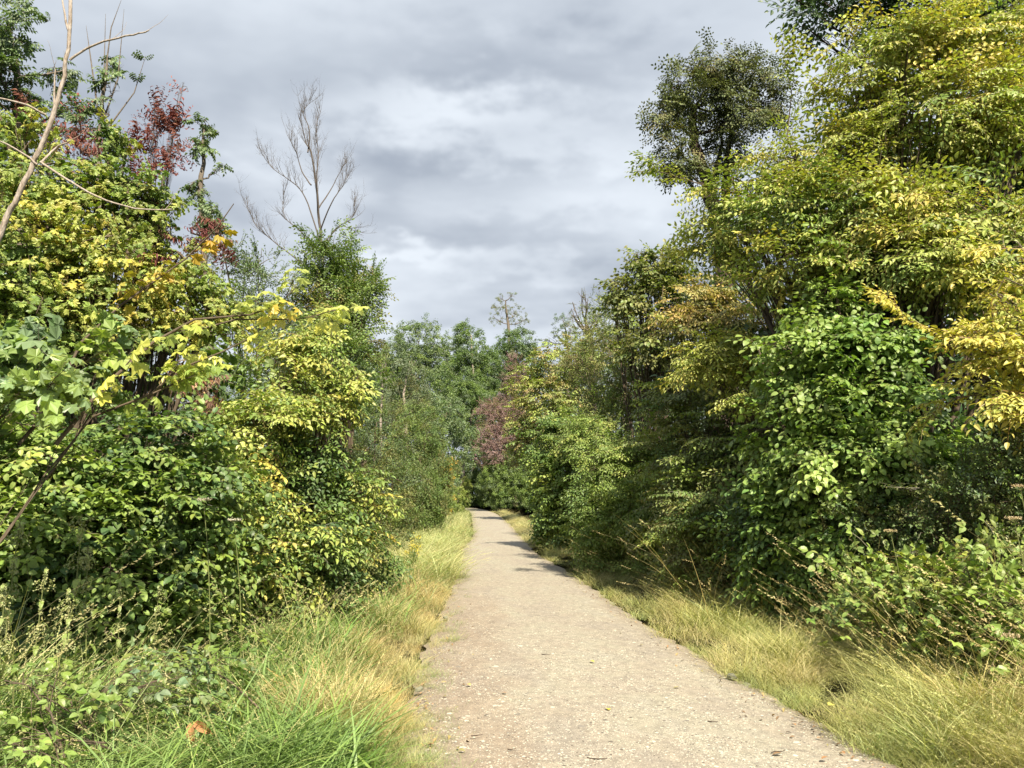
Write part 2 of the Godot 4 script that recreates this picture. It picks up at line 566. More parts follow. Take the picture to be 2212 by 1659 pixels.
	if want > 0:
		found.sort_custom(func(a, b): return a[0] < b[0])
		var made := 0
		var used := 0
		var pick := RandomNumberGenerator.new()
		for s in found:
			var w: Dictionary = kinds[s[3]]
			if made + w.leaves.size() > want: break
			var base_i: int = twigs.v.size()
			for q in w.wood.v.size():
				twigs.v.append(s[1] * w.wood.v[q])
				twigs.n.append((s[1].basis * w.wood.n[q]).normalized())
				twigs.c.append(w.wood.c[q])
			for q in w.wood.i: twigs.i.append(q + base_i)
			for t in w.leaves:
				var leaf := MeshInstance3D.new()
				leaf.name = "leaf" if made == 0 else "leaf_%03d" % made
				leaf.mesh = w.shapes[made % 3]
				var c: Color = s[2] * pick.randf_range(0.75, 1.25)
				leaf.material_override = leaf_material(c, kind)
				leaf.transform = s[1] * t
				root.add_child(leaf)
				made += 1
			used += 1
		found = found.slice(used)
	for v in kinds.size():
		var here := found.filter(func(s): return s[3] == v)
		if here.is_empty(): continue
		var mm := MultiMesh.new()
		mm.transform_format = MultiMesh.TRANSFORM_3D
		mm.use_colors = true
		mm.mesh = kinds[v].mesh
		mm.instance_count = here.size()
		for k in here.size():
			mm.set_instance_transform(k, here[k][1])
			mm.set_instance_color(k, here[k][2])
		scatter(mm, "crown" if o.get("tree", false) else "foliage", m_leaf, root)
	if twigs.v.size(): put(twigs, "twigs", wood, root, "stuff")

	return root


func scatter(mm: MultiMesh, called: String, m: Material, parent: Node) -> MultiMeshInstance3D:
	var o := MultiMeshInstance3D.new()
	o.name = numbered(called) if parent == self else called
	o.multimesh = mm
	o.material_override = m
	parent.add_child(o, true)
	o.set_meta("kind", "stuff")
	return o


func many(mesh: Mesh, places: Array, tints: Array) -> MultiMesh:
	var mm := MultiMesh.new()
	mm.transform_format = MultiMesh.TRANSFORM_3D
	mm.use_colors = true
	mm.mesh = mesh
	mm.instance_count = places.size()
	for k in places.size():
		mm.set_instance_transform(k, places[k])
		mm.set_instance_color(k, tints[k])
	return mm


# ---------------------------------------------------------------- bare wood
func bare_shoot(b: Dictionary, a: Vector3, dir: Vector3, long: float, r: float, level: int, lift: float) -> void:
	var pts := [a]
	var p := a
	var d := dir.normalized()
	var n := 6
	for k in n:
		d = (d + ball() * 0.16 + Vector3.UP * lift).normalized()
		p += d * long / n
		pts.append(p)
	tube(b, pts, taper(n + 1, r, r * 0.3), 5 if level > 1 else 3)
	if level == 0: return
	for k in rng.randi_range(4, 6):
		var s := rng.randi_range(1, n)
		var side := (d + on_sphere() * 0.95).normalized()
		bare_shoot(b, pts[s], side, long * rng.randf_range(0.28, 0.55), r * lerpf(0.6, 0.3, float(s) / n), level - 1, lift)


# ---------------------------------------------------------------- grass
func tuft(blades: int, radius: float, high: float, wide: float, lean: float, bend: float, base_c: Color, tip_c: Color, seeds := 0.0, dry := 0.15) -> ArrayMesh:
	var b := buf()
	for k in blades:
		var a := rng.randf() * TAU
		var root := Vector3(cos(a), 0, sin(a)) * sqrt(rng.randf()) * radius
		var ga := rng.randf() * TAU
		var go := Vector3(cos(ga), 0, sin(ga))
		var h := high * rng.randf_range(0.45, 1.1)
		var w := wide * rng.randf_range(0.6, 1.2)
		var l := lean * rng.randf_range(0.2, 1.5)
		var across := go.cross(Vector3.UP).normalized().rotated(Vector3.UP, rng.randf_range(-0.9, 0.9))
		var first: int = b.v.size()
		var last := Vector3.ZERO
		var t4 := tint(0.25)
		if rng.randf() < dry: t4 = Color(t4.r * 2.0, t4.g * 1.45, t4.b * 1.6)
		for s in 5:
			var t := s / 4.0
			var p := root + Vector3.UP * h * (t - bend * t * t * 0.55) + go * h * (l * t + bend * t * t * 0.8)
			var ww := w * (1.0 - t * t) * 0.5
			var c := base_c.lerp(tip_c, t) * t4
			if s == 4:
				b.v.append(p)
				b.c.append(c)
				last = p
			else:
				b.v.append_array([p - across * ww, p + across * ww])
				b.c.append_array([c, c])
		for s in 3:
			var q := first + s * 2
			b.i.append_array([q, q + 2, q + 1, q + 1, q + 2, q + 3])
		b.i.append_array([first + 6, first + 8, first + 7])
		if rng.randf() < seeds:
			var dir := (go * (l + bend) + Vector3.UP * (1 - bend)).normalized()
			for q in 14:
				var p := last + dir * (q - 9) * 0.009
				thin_leaf(b, leaf_place(p, dir + ball() * 0.7 + Vector3(0, -0.25, 0), ball(), 0.015), 0.22, 0.1, tip_c * 0.85)
	return finish(b)


# ---------------------------------------------------------------- sky
func cloud_sky() -> ImageTexture:
	var w := 2560
	var h := 1280
	var big := FastNoiseLite.new()
	big.seed = 21
	big.frequency = 0.42
	big.fractal_octaves = 4
	var fine := FastNoiseLite.new()
	fine.seed = 5
	fine.frequency = 1.5
	fine.fractal_octaves = 5
	fine.fractal_gain = 0.55
	var im := Image.create(w, h, false, Image.FORMAT_RGBAF)
	# where the deck is thin or thick: [azimuth, elevation, half width, half height, more light], degrees; the same broken deck goes on all round
	var marks := [[2, 31.5, 16, 2.6, -0.16], [-20, 28, 13, 6, -0.07], [-7, 28.2, 6.0, 1.9, 0.22], [5, 26.6, 12, 2.2, 0.13], [14, 24.6, 7, 1.2, 0.14], [-12, 24, 12, 2.0, -0.13], [8, 21.5, 10, 1.4, 0.07],
		[0, 20, 12, 1.3, -0.1], [-9, 18, 6, 0.7, 0.2], [3, 17, 8, 0.8, 0.1], [8, 14.5, 16, 1.6, -0.08], [-6, 12, 5, 0.6, 0.12], [20, 29, 8, 4, 0.16], [32, 26, 7, 8, 0.22], [-30, 33, 10, 5, -0.05], [-34, 17, 10, 5, 0.08]]
	for y in h:
		var el := PI * (0.5 - (y + 0.5) / h)
		if el < -0.02:
			im.fill_rect(Rect2i(0, y, w, h - y), Color(0.2, 0.21, 0.19))
			break
		var up := maxf(sin(el), 0.0)
		for x in w:
			var az := TAU * (x + 0.5) / w
			var dx := sin(az) * cos(el)
			var dz := -cos(az) * cos(el)
			var k := 1.0 / (up + 0.16)
			var px := dx * k
			var pz := dz * k * 1.25
			var warp := big.get_noise_3d(px * 1.4, 7.0, pz * 1.4)
			var b := 0.5 + 0.62 * big.get_noise_3d(px + warp * 0.5, up, pz) + 0.24 * fine.get_noise_3d(px + warp * 0.3, up * 2.0, pz * 1.2)
			b = lerpf(b, 0.62, exp(-up * 7.0) * 0.8)
			var a := rad_to_deg(az if az < PI else az - TAU)
			if absf(a) < 60:
				var e := rad_to_deg(el)
				var j := fine.get_noise_2d(a * 0.12, e * 0.3) * 2.2
				for m in marks:
					var qx: float = (a - m[0] + j * 2.0) / m[2]
					var qy: float = (e - m[1] + j) / m[3]
					var q := qx * qx + qy * qy
					if q < 6.0: b += m[4] * exp(-q)
			b = clampf(b, 0.0, 1.1)
			var c := Color(0.23, 0.275, 0.355).lerp(Color(0.8, 0.86, 0.93), smoothstep(0.0, 0.98, b))
			im.set_pixel(x, y, c)
	return ImageTexture.create_from_image(im)


func grid_sheet(xs: Array, zs: Array, height: Callable, tint_of: Callable) -> Dictionary:
	var b := buf()
	for z in zs:
		for x in xs:
			var p: Vector3 = height.call(x, z)
			b.v.append(p)
			b.u.append(Vector2(p.x, p.z))
			b.c.append(tint_of.call(p))
			b.n.append(Vector3.UP)
	var w := xs.size()
	for r in zs.size() - 1:
		for c in w - 1:
			var p := r * w + c
			b.i.append_array([p, p + w, p + 1, p + 1, p + w, p + w + 1])
	return b


func spread(lo: float, hi: float, step: float, outer: Array) -> Array:
	var out := []
	for k in range(outer.size() - 1, -1, -1): out.append(lo - outer[k])
	var v := lo
	while v <= hi + 0.001:
		out.append(v)
		v += step
	for o in outer: out.append(hi + o)
	return out


func grass(called: String, label: String, meshes: Array, n: int, box: Array, keep: Callable, colors: Array, scale := Vector2(0.75, 1.25)) -> void:
	# box: [x0, x1, z near, z far]; more of the tufts stand near the camera, where single blades show
	var root := thing(called, label, "grass", Vector3(box[0] * 0.5 + box[1] * 0.5, 0, box[2]))
	root.set_meta("kind", "stuff")
	var places := []
	var tints := []
	for m in meshes:
		places.append([])
		tints.append([])
	for k in n:
		var t := rng.randf()
		var z: float = -1.0 / lerpf(-1.0 / box[2], -1.0 / box[3], t)
		var left: float = table(z, EDGE_L)
		var right: float = table(z, EDGE_R)
		var x: float = lerpf(left + box[0] - 0.0, left + box[1], rng.randf()) if box[1] <= 0.3 else lerpf(right + box[0], right + box[1], rng.randf())
		var d := beside(x, z)
		if rng.randf() > keep.call(x, z, d): continue
		var v := rng.randi() % meshes.size()
		var y := ground(x, z)
		var s := rng.randf_range(scale.x, scale.y) * (1.0 if z > -16 else 0.85) * (1.0 + 1.1 * lump.get_noise_2d(x * 24.0 + 90.0, z * 24.0)) * lerpf(0.5, 1.0, smoothstep(0.05, 0.7, d))
		var b := Basis(Vector3.UP, rng.randf() * TAU).rotated(Vector3(rng.randf() - 0.5, 0, rng.randf() - 0.5).normalized(), rng.randfn(0, 0.14)).scaled(Vector3(s * (1.0 if z > -14 else 1.3), s, s * (1.0 if z > -14 else 1.3)))
		places[v].append(Transform3D(b, Vector3(x, y - 0.01, z) - root.position))
		var f := 0.5 + 0.7 * lump.get_noise_2d(x * 30.0, z * 30.0) + rng.randf_range(-0.3, 0.3)
		tints[v].append(shade_of(colors, f) * rng.randf_range(0.8, 1.2))
	for v in meshes.size():
		if places[v].size(): scatter(many(meshes[v], places[v], tints[v]), "blades", mats.grass, root)


func pebble_mesh(flat: float) -> ArrayMesh:
	var b := buf()
	var ring := 6
	b.v.append(Vector3(rng.randfn(0, 0.08), flat, rng.randfn(0, 0.08)))
	for r in 2:
		for k in ring:
			var a := TAU * (k + 0.5 * r) / ring
			var s := (0.7 if r == 0 else 1.0) * rng.randf_range(0.75, 1.15)
			b.v.append(Vector3(cos(a) * s, flat * (0.75 if r == 0 else 0.1) * rng.randf_range(0.8, 1.1), sin(a) * s * 0.8))
	for k in ring:
		var q := (k + 1) % ring
		b.i.append_array([0, 1 + k, 1 + q, 1 + k, 7 + k, 1 + q, 1 + q, 7 + k, 7 + q])
	b.v.append(Vector3(0, -flat * 0.5, 0))
	for k in ring: b.i.append_array([7 + (k + 1) % ring, 7 + k, 13])
	return finish(b)


func _ready() -> void:
	rng.seed = 20240917
	lump.seed = 11
	lump.frequency = 0.03
	lump.fractal_octaves = 3

	# -- camera, sky, sun, exposure
	var cam := Camera3D.new()
	cam.name = "camera"
	cam.fov = 54.0
	cam.near = 0.1
	cam.far = 2000.0
	cam.position = EYE_POS
	cam.rotation = Vector3(PITCH, 0, 0)
	add_child(cam)
	var env := Environment.new()
	env.background_mode = Environment.BG_SKY
	var pano := PanoramaSkyMaterial.new()
	pano.panorama = cloud_sky()
	pano.energy_multiplier = 0.485
	env.sky = Sky.new()
	env.sky.sky_material = pano
	env.tonemap_mode = Environment.TONE_MAPPER_LINEAR
	env.tonemap_exposure = 2.35
	env.sdfgi_enabled = true
	env.ssao_enabled = true
	env.ssil_enabled = true
	var we := WorldEnvironment.new()
	we.name = "air"
	we.environment = env
	add_child(we)
	var sun := DirectionalLight3D.new()
	sun.name = "sun"
	sun.light_energy = 1.6
	sun.light_color = Color(1.0, 0.955, 0.86)
	sun.light_angular_distance = 0.6
	sun.shadow_enabled = true
	add_child(sun)
	sun.look_at_from_position(Vector3(0.27, 1.0, 0.85), Vector3.ZERO)

	# -- materials
	mats.through = Color(0.62, 0.7, 0.22)
	mats.leaf = leafy("leaves", mats.through, 0.48)
	mats.matt = leafy("matt leaves", Color(0.5, 0.5, 0.25), 0.6)
	mats.dead = leafy("dead leaves", Color(0.3, 0.22, 0.15), 0.7)
	mats.grass = leafy("grass", Color(0.55, 0.6, 0.25), 0.5)
	mats.bark = mat("bark", Color(0.11, 0.085, 0.06), 0.9)
	mats.pale = mat("pale bark", Color(0.36, 0.315, 0.28), 0.8)
	mats.grey = mat("grey dead wood", Color(0.17, 0.145, 0.12), 0.85)
	mats.dead_wood = mat("weathered dead wood", Color(0.085, 0.07, 0.06), 0.85)
	mats.dark = mat("dark bark", Color(0.06, 0.04, 0.03), 0.9)
	mats.stem = mat("green stem", Color(0.14, 0.16, 0.05), 0.7)
	var bark_grain := grey_noise(256, 0.03, 3)
	for k in ["bark", "pale", "grey", "dark"]:
		mats[k].heightmap_enabled = true
		mats[k].heightmap_texture = bark_grain
		mats[k].heightmap_scale = 1.2
		mats[k].uv1_triplanar = true
		mats[k].uv1_scale = Vector3(4, 1, 4)
	var spots := noise_picture(256, 0.03, [[0.0, Color(0.45, 0.4, 0.34)], [0.42, Color(0.8, 0.74, 0.66)], [0.6, Color(1, 1, 1)], [1.0, Color(1, 0.98, 0.9)]], 4, FastNoiseLite.TYPE_SIMPLEX_SMOOTH, 8)
	for k in ["pale", "grey", "dark", "bark"]: mats[k].albedo_texture = spots

	# -- ground and path
	var soil := mat("soil and litter", Color.WHITE, 0.95, true)
	soil.albedo_texture = noise_picture(512, 0.02, [[0.25, Color(0.075, 0.06, 0.04)], [0.45, Color(0.15, 0.125, 0.08)], [0.58, Color(0.17, 0.165, 0.08)], [0.75, Color(0.28, 0.25, 0.16)]], 5)
	soil.uv1_scale = Vector3(0.6, 0.6, 1)
	soil.heightmap_enabled = true
	soil.heightmap_texture = grey_noise(512, 0.03, 14, 5)
	soil.heightmap_scale = 4.0
	var outer := [1.0, 3.0, 8.0, 20.0, 60.0, 160.0, 500.0, 1400.0]
	var land := grid_sheet(spread(-9.0, 9.0, 0.25, outer), spread(-100.0, 6.0, 0.4, outer),
		func(x, z): return Vector3(x, ground(x, z), z), func(_p): return Color.WHITE)
	var lo := put(land, "ground", soil, self, "structure")
	tag(lo, "", "", "", "structure")

	var gravel := mat("compacted gravel", Color.WHITE, 0.95, true)
	gravel.albedo_texture = grit_picture(1024)
	gravel.uv1_scale = Vector3(0.7, 0.7, 1)
	var zs := []
	var zz := 3.0
	while zz > -100.0:
		zs.append(zz)
		zz -= 0.12 if zz > -16 else 0.35
	var cross := []
	for k in 25: cross.append(k / 24.0)
	var patch := FastNoiseLite.new()
	patch.seed = 77
	patch.frequency = 0.5
	patch.fractal_octaves = 4
	var path_top := func(t, z):
		var l: float = table(z, EDGE_L) + patch.get_noise_2d(z * 4.0, 3.0) * 0.1 - 0.05
		var r: float = table(z, EDGE_R) + patch.get_noise_2d(z * 4.0, 40.0) * 0.1 + 0.06
		var side: float = minf(t, 1.0 - t)
		return Vector3(lerpf(l, r, t), 0.0 + 0.03 * smoothstep(0.0, 0.3, side) + 0.012 * patch.get_noise_2d(t * 6.0, z * 1.2) - 0.02 * (1.0 - smoothstep(0.0, 0.05, side)), z)
	var path_tint := func(p):
		var d: float = beside(p.x, p.z)
		var n := 0.5 + 0.7 * patch.get_noise_2d(p.x * 2.4, p.z * 1.1) + 0.5 * patch.get_noise_2d(p.x * 11.0, p.z * 7.0)
		var c := Color(0.87, 0.84, 0.82).lerp(Color(1.14, 1.08, 0.97), clampf(n, 0, 1))
		var from_left: float = p.x - table(p.z, EDGE_L)
		var brown := (1.0 - smoothstep(0.2, 1.1, from_left + 0.6 * patch.get_noise_2d(p.x * 3.0, p.z * 1.6))) * (1.0 - smoothstep(9.0, 16.0, -p.z))
		c = c.lerp(Color(0.78, 0.66, 0.58), brown * 0.75)
		var rim := 1.0 - smoothstep(0.0, 0.25, -d + 0.15 * patch.get_noise_2d(p.x * 6.0, p.z * 5.0))
		return c.lerp(Color(0.72, 0.64, 0.54), rim * 0.6)
	put(grid_sheet(cross, zs, path_top, path_tint), "path", gravel, self, "structure")
	var stones := mat("gravel stones", Color.WHITE, 0.9, true)
	var peb := [pebble_mesh(0.5), pebble_mesh(0.4), pebble_mesh(0.65)]
	var gp := [[], [], []]
	var gt := [[], [], []]
	for k in 60000:
		var z := -1.0 / lerpf(1.0 / 3.8, 1.0 / 17.0, pow(rng.randf(), 0.8))
		var t := rng.randf()
		var p: Vector3 = path_top.call(t, z)
		if patch.get_noise_2d(p.x * 3.0, p.z * 3.0) + rng.randf_range(-0.4, 0.4) < -0.12: continue
		var s := 0.0042 * exp(rng.randfn(0.1, 0.42)) * (1.0 if rng.randf() < 0.9 else rng.randf_range(1.5, 2.4))
		var v := rng.randi() % 3
		gp[v].append(Transform3D(Basis(Vector3.UP, rng.randf() * TAU).scaled(Vector3(s, minf(s, 0.006) * 0.8, s)), p + Vector3(0, -0.0005, 0)))
		var g := rng.randf()
		var c := Color(0.33, 0.31, 0.262) if g < 0.4 else (Color(0.18, 0.162, 0.14) if g < 0.68 else (Color(0.45, 0.43, 0.355) if g < 0.9 else Color(0.1, 0.085, 0.07)))
		gt[v].append(c * rng.randf_range(0.8, 1.15))
	var gr := thing("gravel", "loose pale stones strewn over the beige footpath", "gravel", Vector3.ZERO)
	gr.set_meta("kind", "stuff")
	for v in 3: scatter(many(peb[v], gp[v], gt[v]), "stones", stones, gr)

	plants()
	verges()
	details()


const YELLOW := Color(0.52, 0.46, 0.09)
const GOLD := Color(0.48, 0.31, 0.04)
const LIME := Color(0.36, 0.4, 0.09)
const LEAF := Color(0.2, 0.28, 0.055)
const FRESH := Color(0.17, 0.27, 0.05)
const GREEN := Color(0.115, 0.185, 0.045)
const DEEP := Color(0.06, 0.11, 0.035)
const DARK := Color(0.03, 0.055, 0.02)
const OLIVE := Color(0.2, 0.2, 0.06)
const GREY := Color(0.16, 0.21, 0.11)
const RUST := Color(0.2, 0.075, 0.045)
const BROWN := Color(0.2, 0.115, 0.07)
const WINE := Color(0.11, 0.02, 0.02)
const G_NETTLE := Color(0.26, 0.32, 0.12)
const TAN := Color(0.42, 0.24, 0.12)


func plants() -> void:
	# ---- far wood that closes the path
	plant("oak_tree", "round-topped green tree, left end of the distant skyline", "tree", {"tree": true, "kind": "far", "colors": [GREEN, GREY, LEAF], "dense": 5.0, "stem": 0.16, "flat": 0.6, "gap": -0.2,
		"lobes": [[905, 745, 66, 54, 100], [855, 775, 52, 52, 98], [955, 770, 54, 52, 102], [900, 830, 85, 70, 100], [960, 860, 80, 80, 102], [850, 870, 70, 80, 99]], "trunk": [[905, 900, 101, 0.35], [903, 790, 101, 0.2]]}, "trees closing the far end of the path")
	plant("ash_tree", "pale green tree with a thin white stem showing through its crown", "tree", {"tree": true, "kind": "far", "colors": [LEAF, GREEN, GREY], "dense": 6.0, "size": 0.9, "stem": 0.08, "flat": 0.5, "gap": -0.25, "wood": mats.pale,
		"lobes": [[1015, 760, 42, 62, 92], [990, 830, 62, 70, 92], [1045, 800, 42, 60, 93], [1020, 900, 80, 80, 90], [1000, 722, 20, 34, 92]], "trunk": [[1020, 900, 94, 0.25], [1022, 800, 90.5, 0.11], [1018, 725, 92, 0.05]]}, "trees closing the far end of the path")
	plant("oak_tree", "dense dark green tree right of the pale-stemmed one", "tree", {"tree": true, "kind": "far", "colors": [GREEN, GREEN, GREY], "dense": 5.5, "stem": 0.15, "gap": -0.25,
		"lobes": [[1115, 745, 46, 42, 98], [1090, 790, 55, 50, 98], [1060, 850, 70, 60, 99], [1140, 800, 45, 60, 100], [1050, 930, 70, 60, 99]], "trunk": [[1090, 900, 99, 0.3], [1105, 770, 99, 0.18]], "base": Vector3(0.5, 0, -99)}, "trees closing the far end of the path")
	plant("dying_tree", "tall half-bare tree rising above the dark green tree on the skyline", "tree", {"tree": true, "kind": "far", "colors": [GREY, OLIVE, GREEN], "dense": 1.6, "size": 0.55, "stem": 0.12, "gap": 0.0, "wood": mats.grey,
		"lobes": [[1085, 665, 26, 22, 104], [1115, 680, 22, 26, 104], [1070, 690, 20, 16, 103], [1135, 690, 12, 14, 104], [1105, 640, 14, 12, 104], [1080, 645, 10, 10, 104]], "trunk": [[1102, 800, 104, 0.25], [1098, 700, 104, 0.2], [1092, 650, 104, 0.08]], "base": Vector3(1.5, 0, -104)}, "trees closing the far end of the path")
	plant("dying_tree", "thin pale half-bare tree just right of the skyline notch", "tree", {"tree": true, "kind": "far", "colors": [GREY, GREEN], "dense": 1.8, "size": 0.5, "stem": 0.1, "gap": 0.0, "wood": mats.grey,
		"lobes": [[1215, 695, 26, 22, 70], [1230, 720, 26, 26, 70], [1200, 720, 18, 14, 70], [1180, 735, 16, 14, 70]], "trunk": [[1232, 800, 71, 0.2], [1222, 715, 71, 0.1]]}, "trees closing the far end of the path")
	plant("dying_tree", "twiggy grey-green treetop beside the tall green shrub on the right", "tree", {"tree": true, "kind": "small", "colors": [GREY, OLIVE], "dense": 1.2, "size": 1.5, "stem": 0.09, "stems": 3, "gap": 0.0, "wood": mats.grey, "shoots": 0.3, "up": 0.8,
		"lobes": [[1262, 650, 30, 36, 48], [1290, 690, 30, 36, 48], [1240, 690, 22, 30, 48]], "trunk": [[1280, 800, 49, 0.2], [1265, 690, 49, 0.1]]}, "trees closing the far end of the path")
	plant("birch_tree", "weeping olive birch with thin grey stem, left beyond the path", "tree", {"tree": true, "kind": "willow", "colors": [OLIVE, GREY, LEAF], "dense": 5.0, "size": 1.7, "stem": 0.07, "out": 0.6, "gap": -0.15, "wood": mats.pale,
		"lobes": [[885, 805, 42, 50, 56], [870, 870, 46, 60, 56], [905, 880, 36, 60, 56]], "trunk": [[878, 950, 55.5, 0.13], [872, 850, 55.5, 0.09], [885, 780, 56, 0.03]]}, "trees closing the far end of the path")
	plant("bare_trunk_tree", "pale fawn leafless tree showing between the left shrubs and the birch", "tree", {"tree": true, "kind": "far", "colors": [OLIVE, GREY], "dense": 3.0, "size": 0.45, "stem": 0.06, "stems": 2, "gap": 0.0, "wood": mats.pale,
		"lobes": [[825, 770, 24, 40, 60], [835, 830, 22, 40, 60]], "trunk": [[822, 900, 60, 0.09], [828, 800, 60, 0.05]]})
	plant("willow_thicket", "grey-green bushy thicket filling the middle distance left of the path end", "shrub", {"kind": "far", "colors": [GREEN, GREY, LEAF], "dense": 5.0, "size": 0.8, "stem": 0.09, "gap": -0.22,
		"lobes": [[955, 905, 62, 60, 66], [900, 960, 60, 70, 64], [980, 970, 55, 70, 68], [940, 1030, 60, 50, 62]]})
	plant("dark_thicket", "dark bushes over the spot where the path disappears", "shrub", {"kind": "far", "colors": [GREEN, LEAF, GREY], "dense": 6.0, "size": 0.7, "stem": 0.1, "gap": -0.3, "base": Vector3(-8, 0, -108),
		"lobes": [[1120, 1020, 70, 60, 108], [1030, 1010, 50, 60, 104], [995, 1040, 40, 45, 106], [1060, 1030, 40, 50, 96], [960, 1040, 50, 50, 110]]})
	plant("yellow_bush", "small golden yellow bush on the left near the path's vanishing end", "shrub", {"kind": "far", "colors": [YELLOW, GOLD, LIME], "dense": 5.0, "size": 0.45, "stem": 0.05,
		"lobes": [[962, 1025, 22, 26, 50], [952, 1048, 26, 22, 49], [974, 1000, 14, 16, 50]]})
	plant("bramble_bush", "low yellow-green bush touching the left path side far away", "shrub", {"kind": "far", "colors": [LIME, LEAF, OLIVE], "dense": 5.0, "size": 0.42, "stem": 0.05,
		"lobes": [[985, 1070, 24, 20, 56], [940, 1075, 34, 26, 42], [1000, 1048, 22, 22, 70]]})
	for k in 7:
		var x: float = [150, 480, 700, 800, 1290, 1480, 1700][k]
		plant("wood_tree", ["dull green tree far back behind the dead pale limb", "dull green tree far behind the yellow maple tips", "dull green tree far behind the bare tree", "dull green tree far behind the upright hornbeam", "dull green tree far behind the russet shrub", "dull green tree far behind the orange shrub", "dull green tree far behind the yellow hornbeam"][k], "tree",
			{"tree": true, "kind": "far", "colors": [GREEN, GREY, LEAF], "dense": 3.2, "stem": 0.15, "gap": -0.3,
			"lobes": [[x, 830, 110, 80, 110 - (k % 3) * 9], [x - 50, 900, 100, 80, 108 - (k % 3) * 9], [x + 60, 920, 110, 90, 108 - (k % 3) * 9], [x, 1010, 150, 70, 108 - (k % 3) * 9]]}, "dull trees far behind the shrubs")

	# ---- left side, far to near
	plant("willow_shrub", "olive small-leaved shrub leaning over the tall pale grass left of the path", "shrub", {"kind": "willow", "colors": [OLIVE, GREEN, LEAF], "dense": 7.0, "size": 1.1, "stem": 0.05, "out": 0.7, "gap": -0.2,
		"lobes": [[905, 950, 60, 90, 32], [940, 1010, 52, 60, 34], [880, 1040, 62, 70, 27], [930, 1075, 50, 45, 28]]})
	plant("hawthorn_shrub", "greyish green shrub with bindweed beside the yellow-spotted hornbeam", "shrub", {"kind": "small", "colors": [GREY, GREEN, OLIVE, LEAF], "dense": 9.0, "size": 1.1, "stem": 0.04, "gap": -0.2,
		"lobes": [[830, 950, 75, 85, 19], [850, 1050, 60, 70, 17], [790, 1010, 70, 80, 17], [820, 1110, 60, 45, 16]]})
	plant("hornbeam_tree", "upright bronze-tipped hornbeam under the bare tree", "tree", {"tree": true, "kind": "hornbeam", "colors": [GREEN, LEAF, GREEN, Color(0.26, 0.22, 0.06)], "dense": 15.0, "size": 1.0, "stem": 0.05, "stems": 2, "up": 0.75, "shoots": 0.14, "flat": 0.5, "gap": -0.2,
		"lobes": [[715, 560, 62, 62, 17], [700, 650, 75, 80, 17], [770, 650, 62, 70, 17], [760, 750, 80, 80, 16.5], [800, 620, 26, 50, 17.2], [690, 760, 80, 80, 16]]})
	plant("ivy_thicket", "dark green thicket with ivy below the upright hornbeam", "shrub", {"kind": "small", "colors": [DEEP, DARK, GREEN], "dense": 9.0, "size": 1.2, "stem": 0.05, "gap": -0.3,
		"lobes": [[740, 830, 90, 60, 15], [640, 720, 80, 110, 17], [680, 850, 90, 70, 14]]})
	bare("bare_tree", "leafless grey tree with upswept twigs against the cloudy sky", at(690, 560, 18), [
		[[700, 760, 18], [697, 560, 18], [690, 480, 18], [683, 400, 18], [672, 330, 18], [662, 310, 18], [648, 255, 18]], [[690, 480, 18], [684, 400, 17.8], [688, 330, 17.8], [682, 290, 17.9], [690, 235, 18]],
		[[690, 520, 18], [665, 440, 18.2], [640, 400, 18.2], [590, 365, 18.2], [562, 325, 18.2]], [[692, 500, 18], [715, 440, 17.7], [738, 405, 17.7], [752, 380, 17.7]], [[697, 560, 18], [720, 500, 18], [760, 470, 18], [765, 440, 18]],
		[[672, 400, 18], [652, 370, 18.3], [640, 330, 18.3], [625, 300, 18.3]], [[665, 330, 18], [668, 280, 18.2], [655, 245, 18.2], [670, 220, 18.2]], [[690, 600, 18], [640, 560, 17.6], [590, 520, 17.6], [555, 490, 17.6], [530, 440, 17.6]],
		[[690, 560, 18], [650, 500, 18.3], [615, 470, 18.3], [612, 420, 18.3]], [[695, 530, 18], [735, 490, 18.4], [770, 500, 18.4]], [[688, 450, 18], [720, 400, 18.4], [745, 350, 18.4]]], 0.05, mats.dead_wood)
	plant("ash_tree", "grey-green ash at the top left corner of the view", "tree", {"tree": true, "kind": "ash", "colors": [GREY, GREEN, Color(0.14, 0.19, 0.1)], "dense": 6.0, "size": 1.25, "stem": 0.06, "gap": -0.05, "wood": mats.grey,
		"lobes": [[35, 60, 75, 80, 15], [20, 160, 70, 60, 15], [60, 230, 50, 60, 15.5], [130, 160, 40, 60, 16], [150, 260, 46, 60, 16], [-60, 120, 90, 130, 15]], "trunk": [[40, 700, 15.5, 0.16], [45, 350, 15.5, 0.11], [30, 100, 15.5, 0.06]]})
	plant("ash_tree", "thin ash with bare whippy tops behind the dead pale limb", "tree", {"tree": true, "kind": "ash", "colors": [GREY, GREEN], "dense": 5.0, "size": 1.1, "stem": 0.03, "gap": 0.05, "wood": mats.grey,
		"lobes": [[232, 185, 32, 40, 16], [250, 150, 30, 24, 16.2], [215, 250, 36, 50, 16]], "trunk": [[215, 700, 16, 0.09], [212, 300, 16, 0.06], [232, 130, 16, 0.025]],
		"boughs": [[[[215, 280, 16], [225, 150, 16.1], [228, 30, 16.1]], 0.025, 0], [[[213, 250, 16], [195, 120, 16], [186, 55, 16]], 0.022, 0], [[[216, 280, 16], [255, 170, 16], [268, 20, 16]], 0.025, 0], [[[216, 300, 16], [290, 200, 16.2], [315, 120, 16.2]], 0.022, 2], [[[222, 200, 16], [240, 60, 16], [262, 0, 16]], 0.02, 0]]})
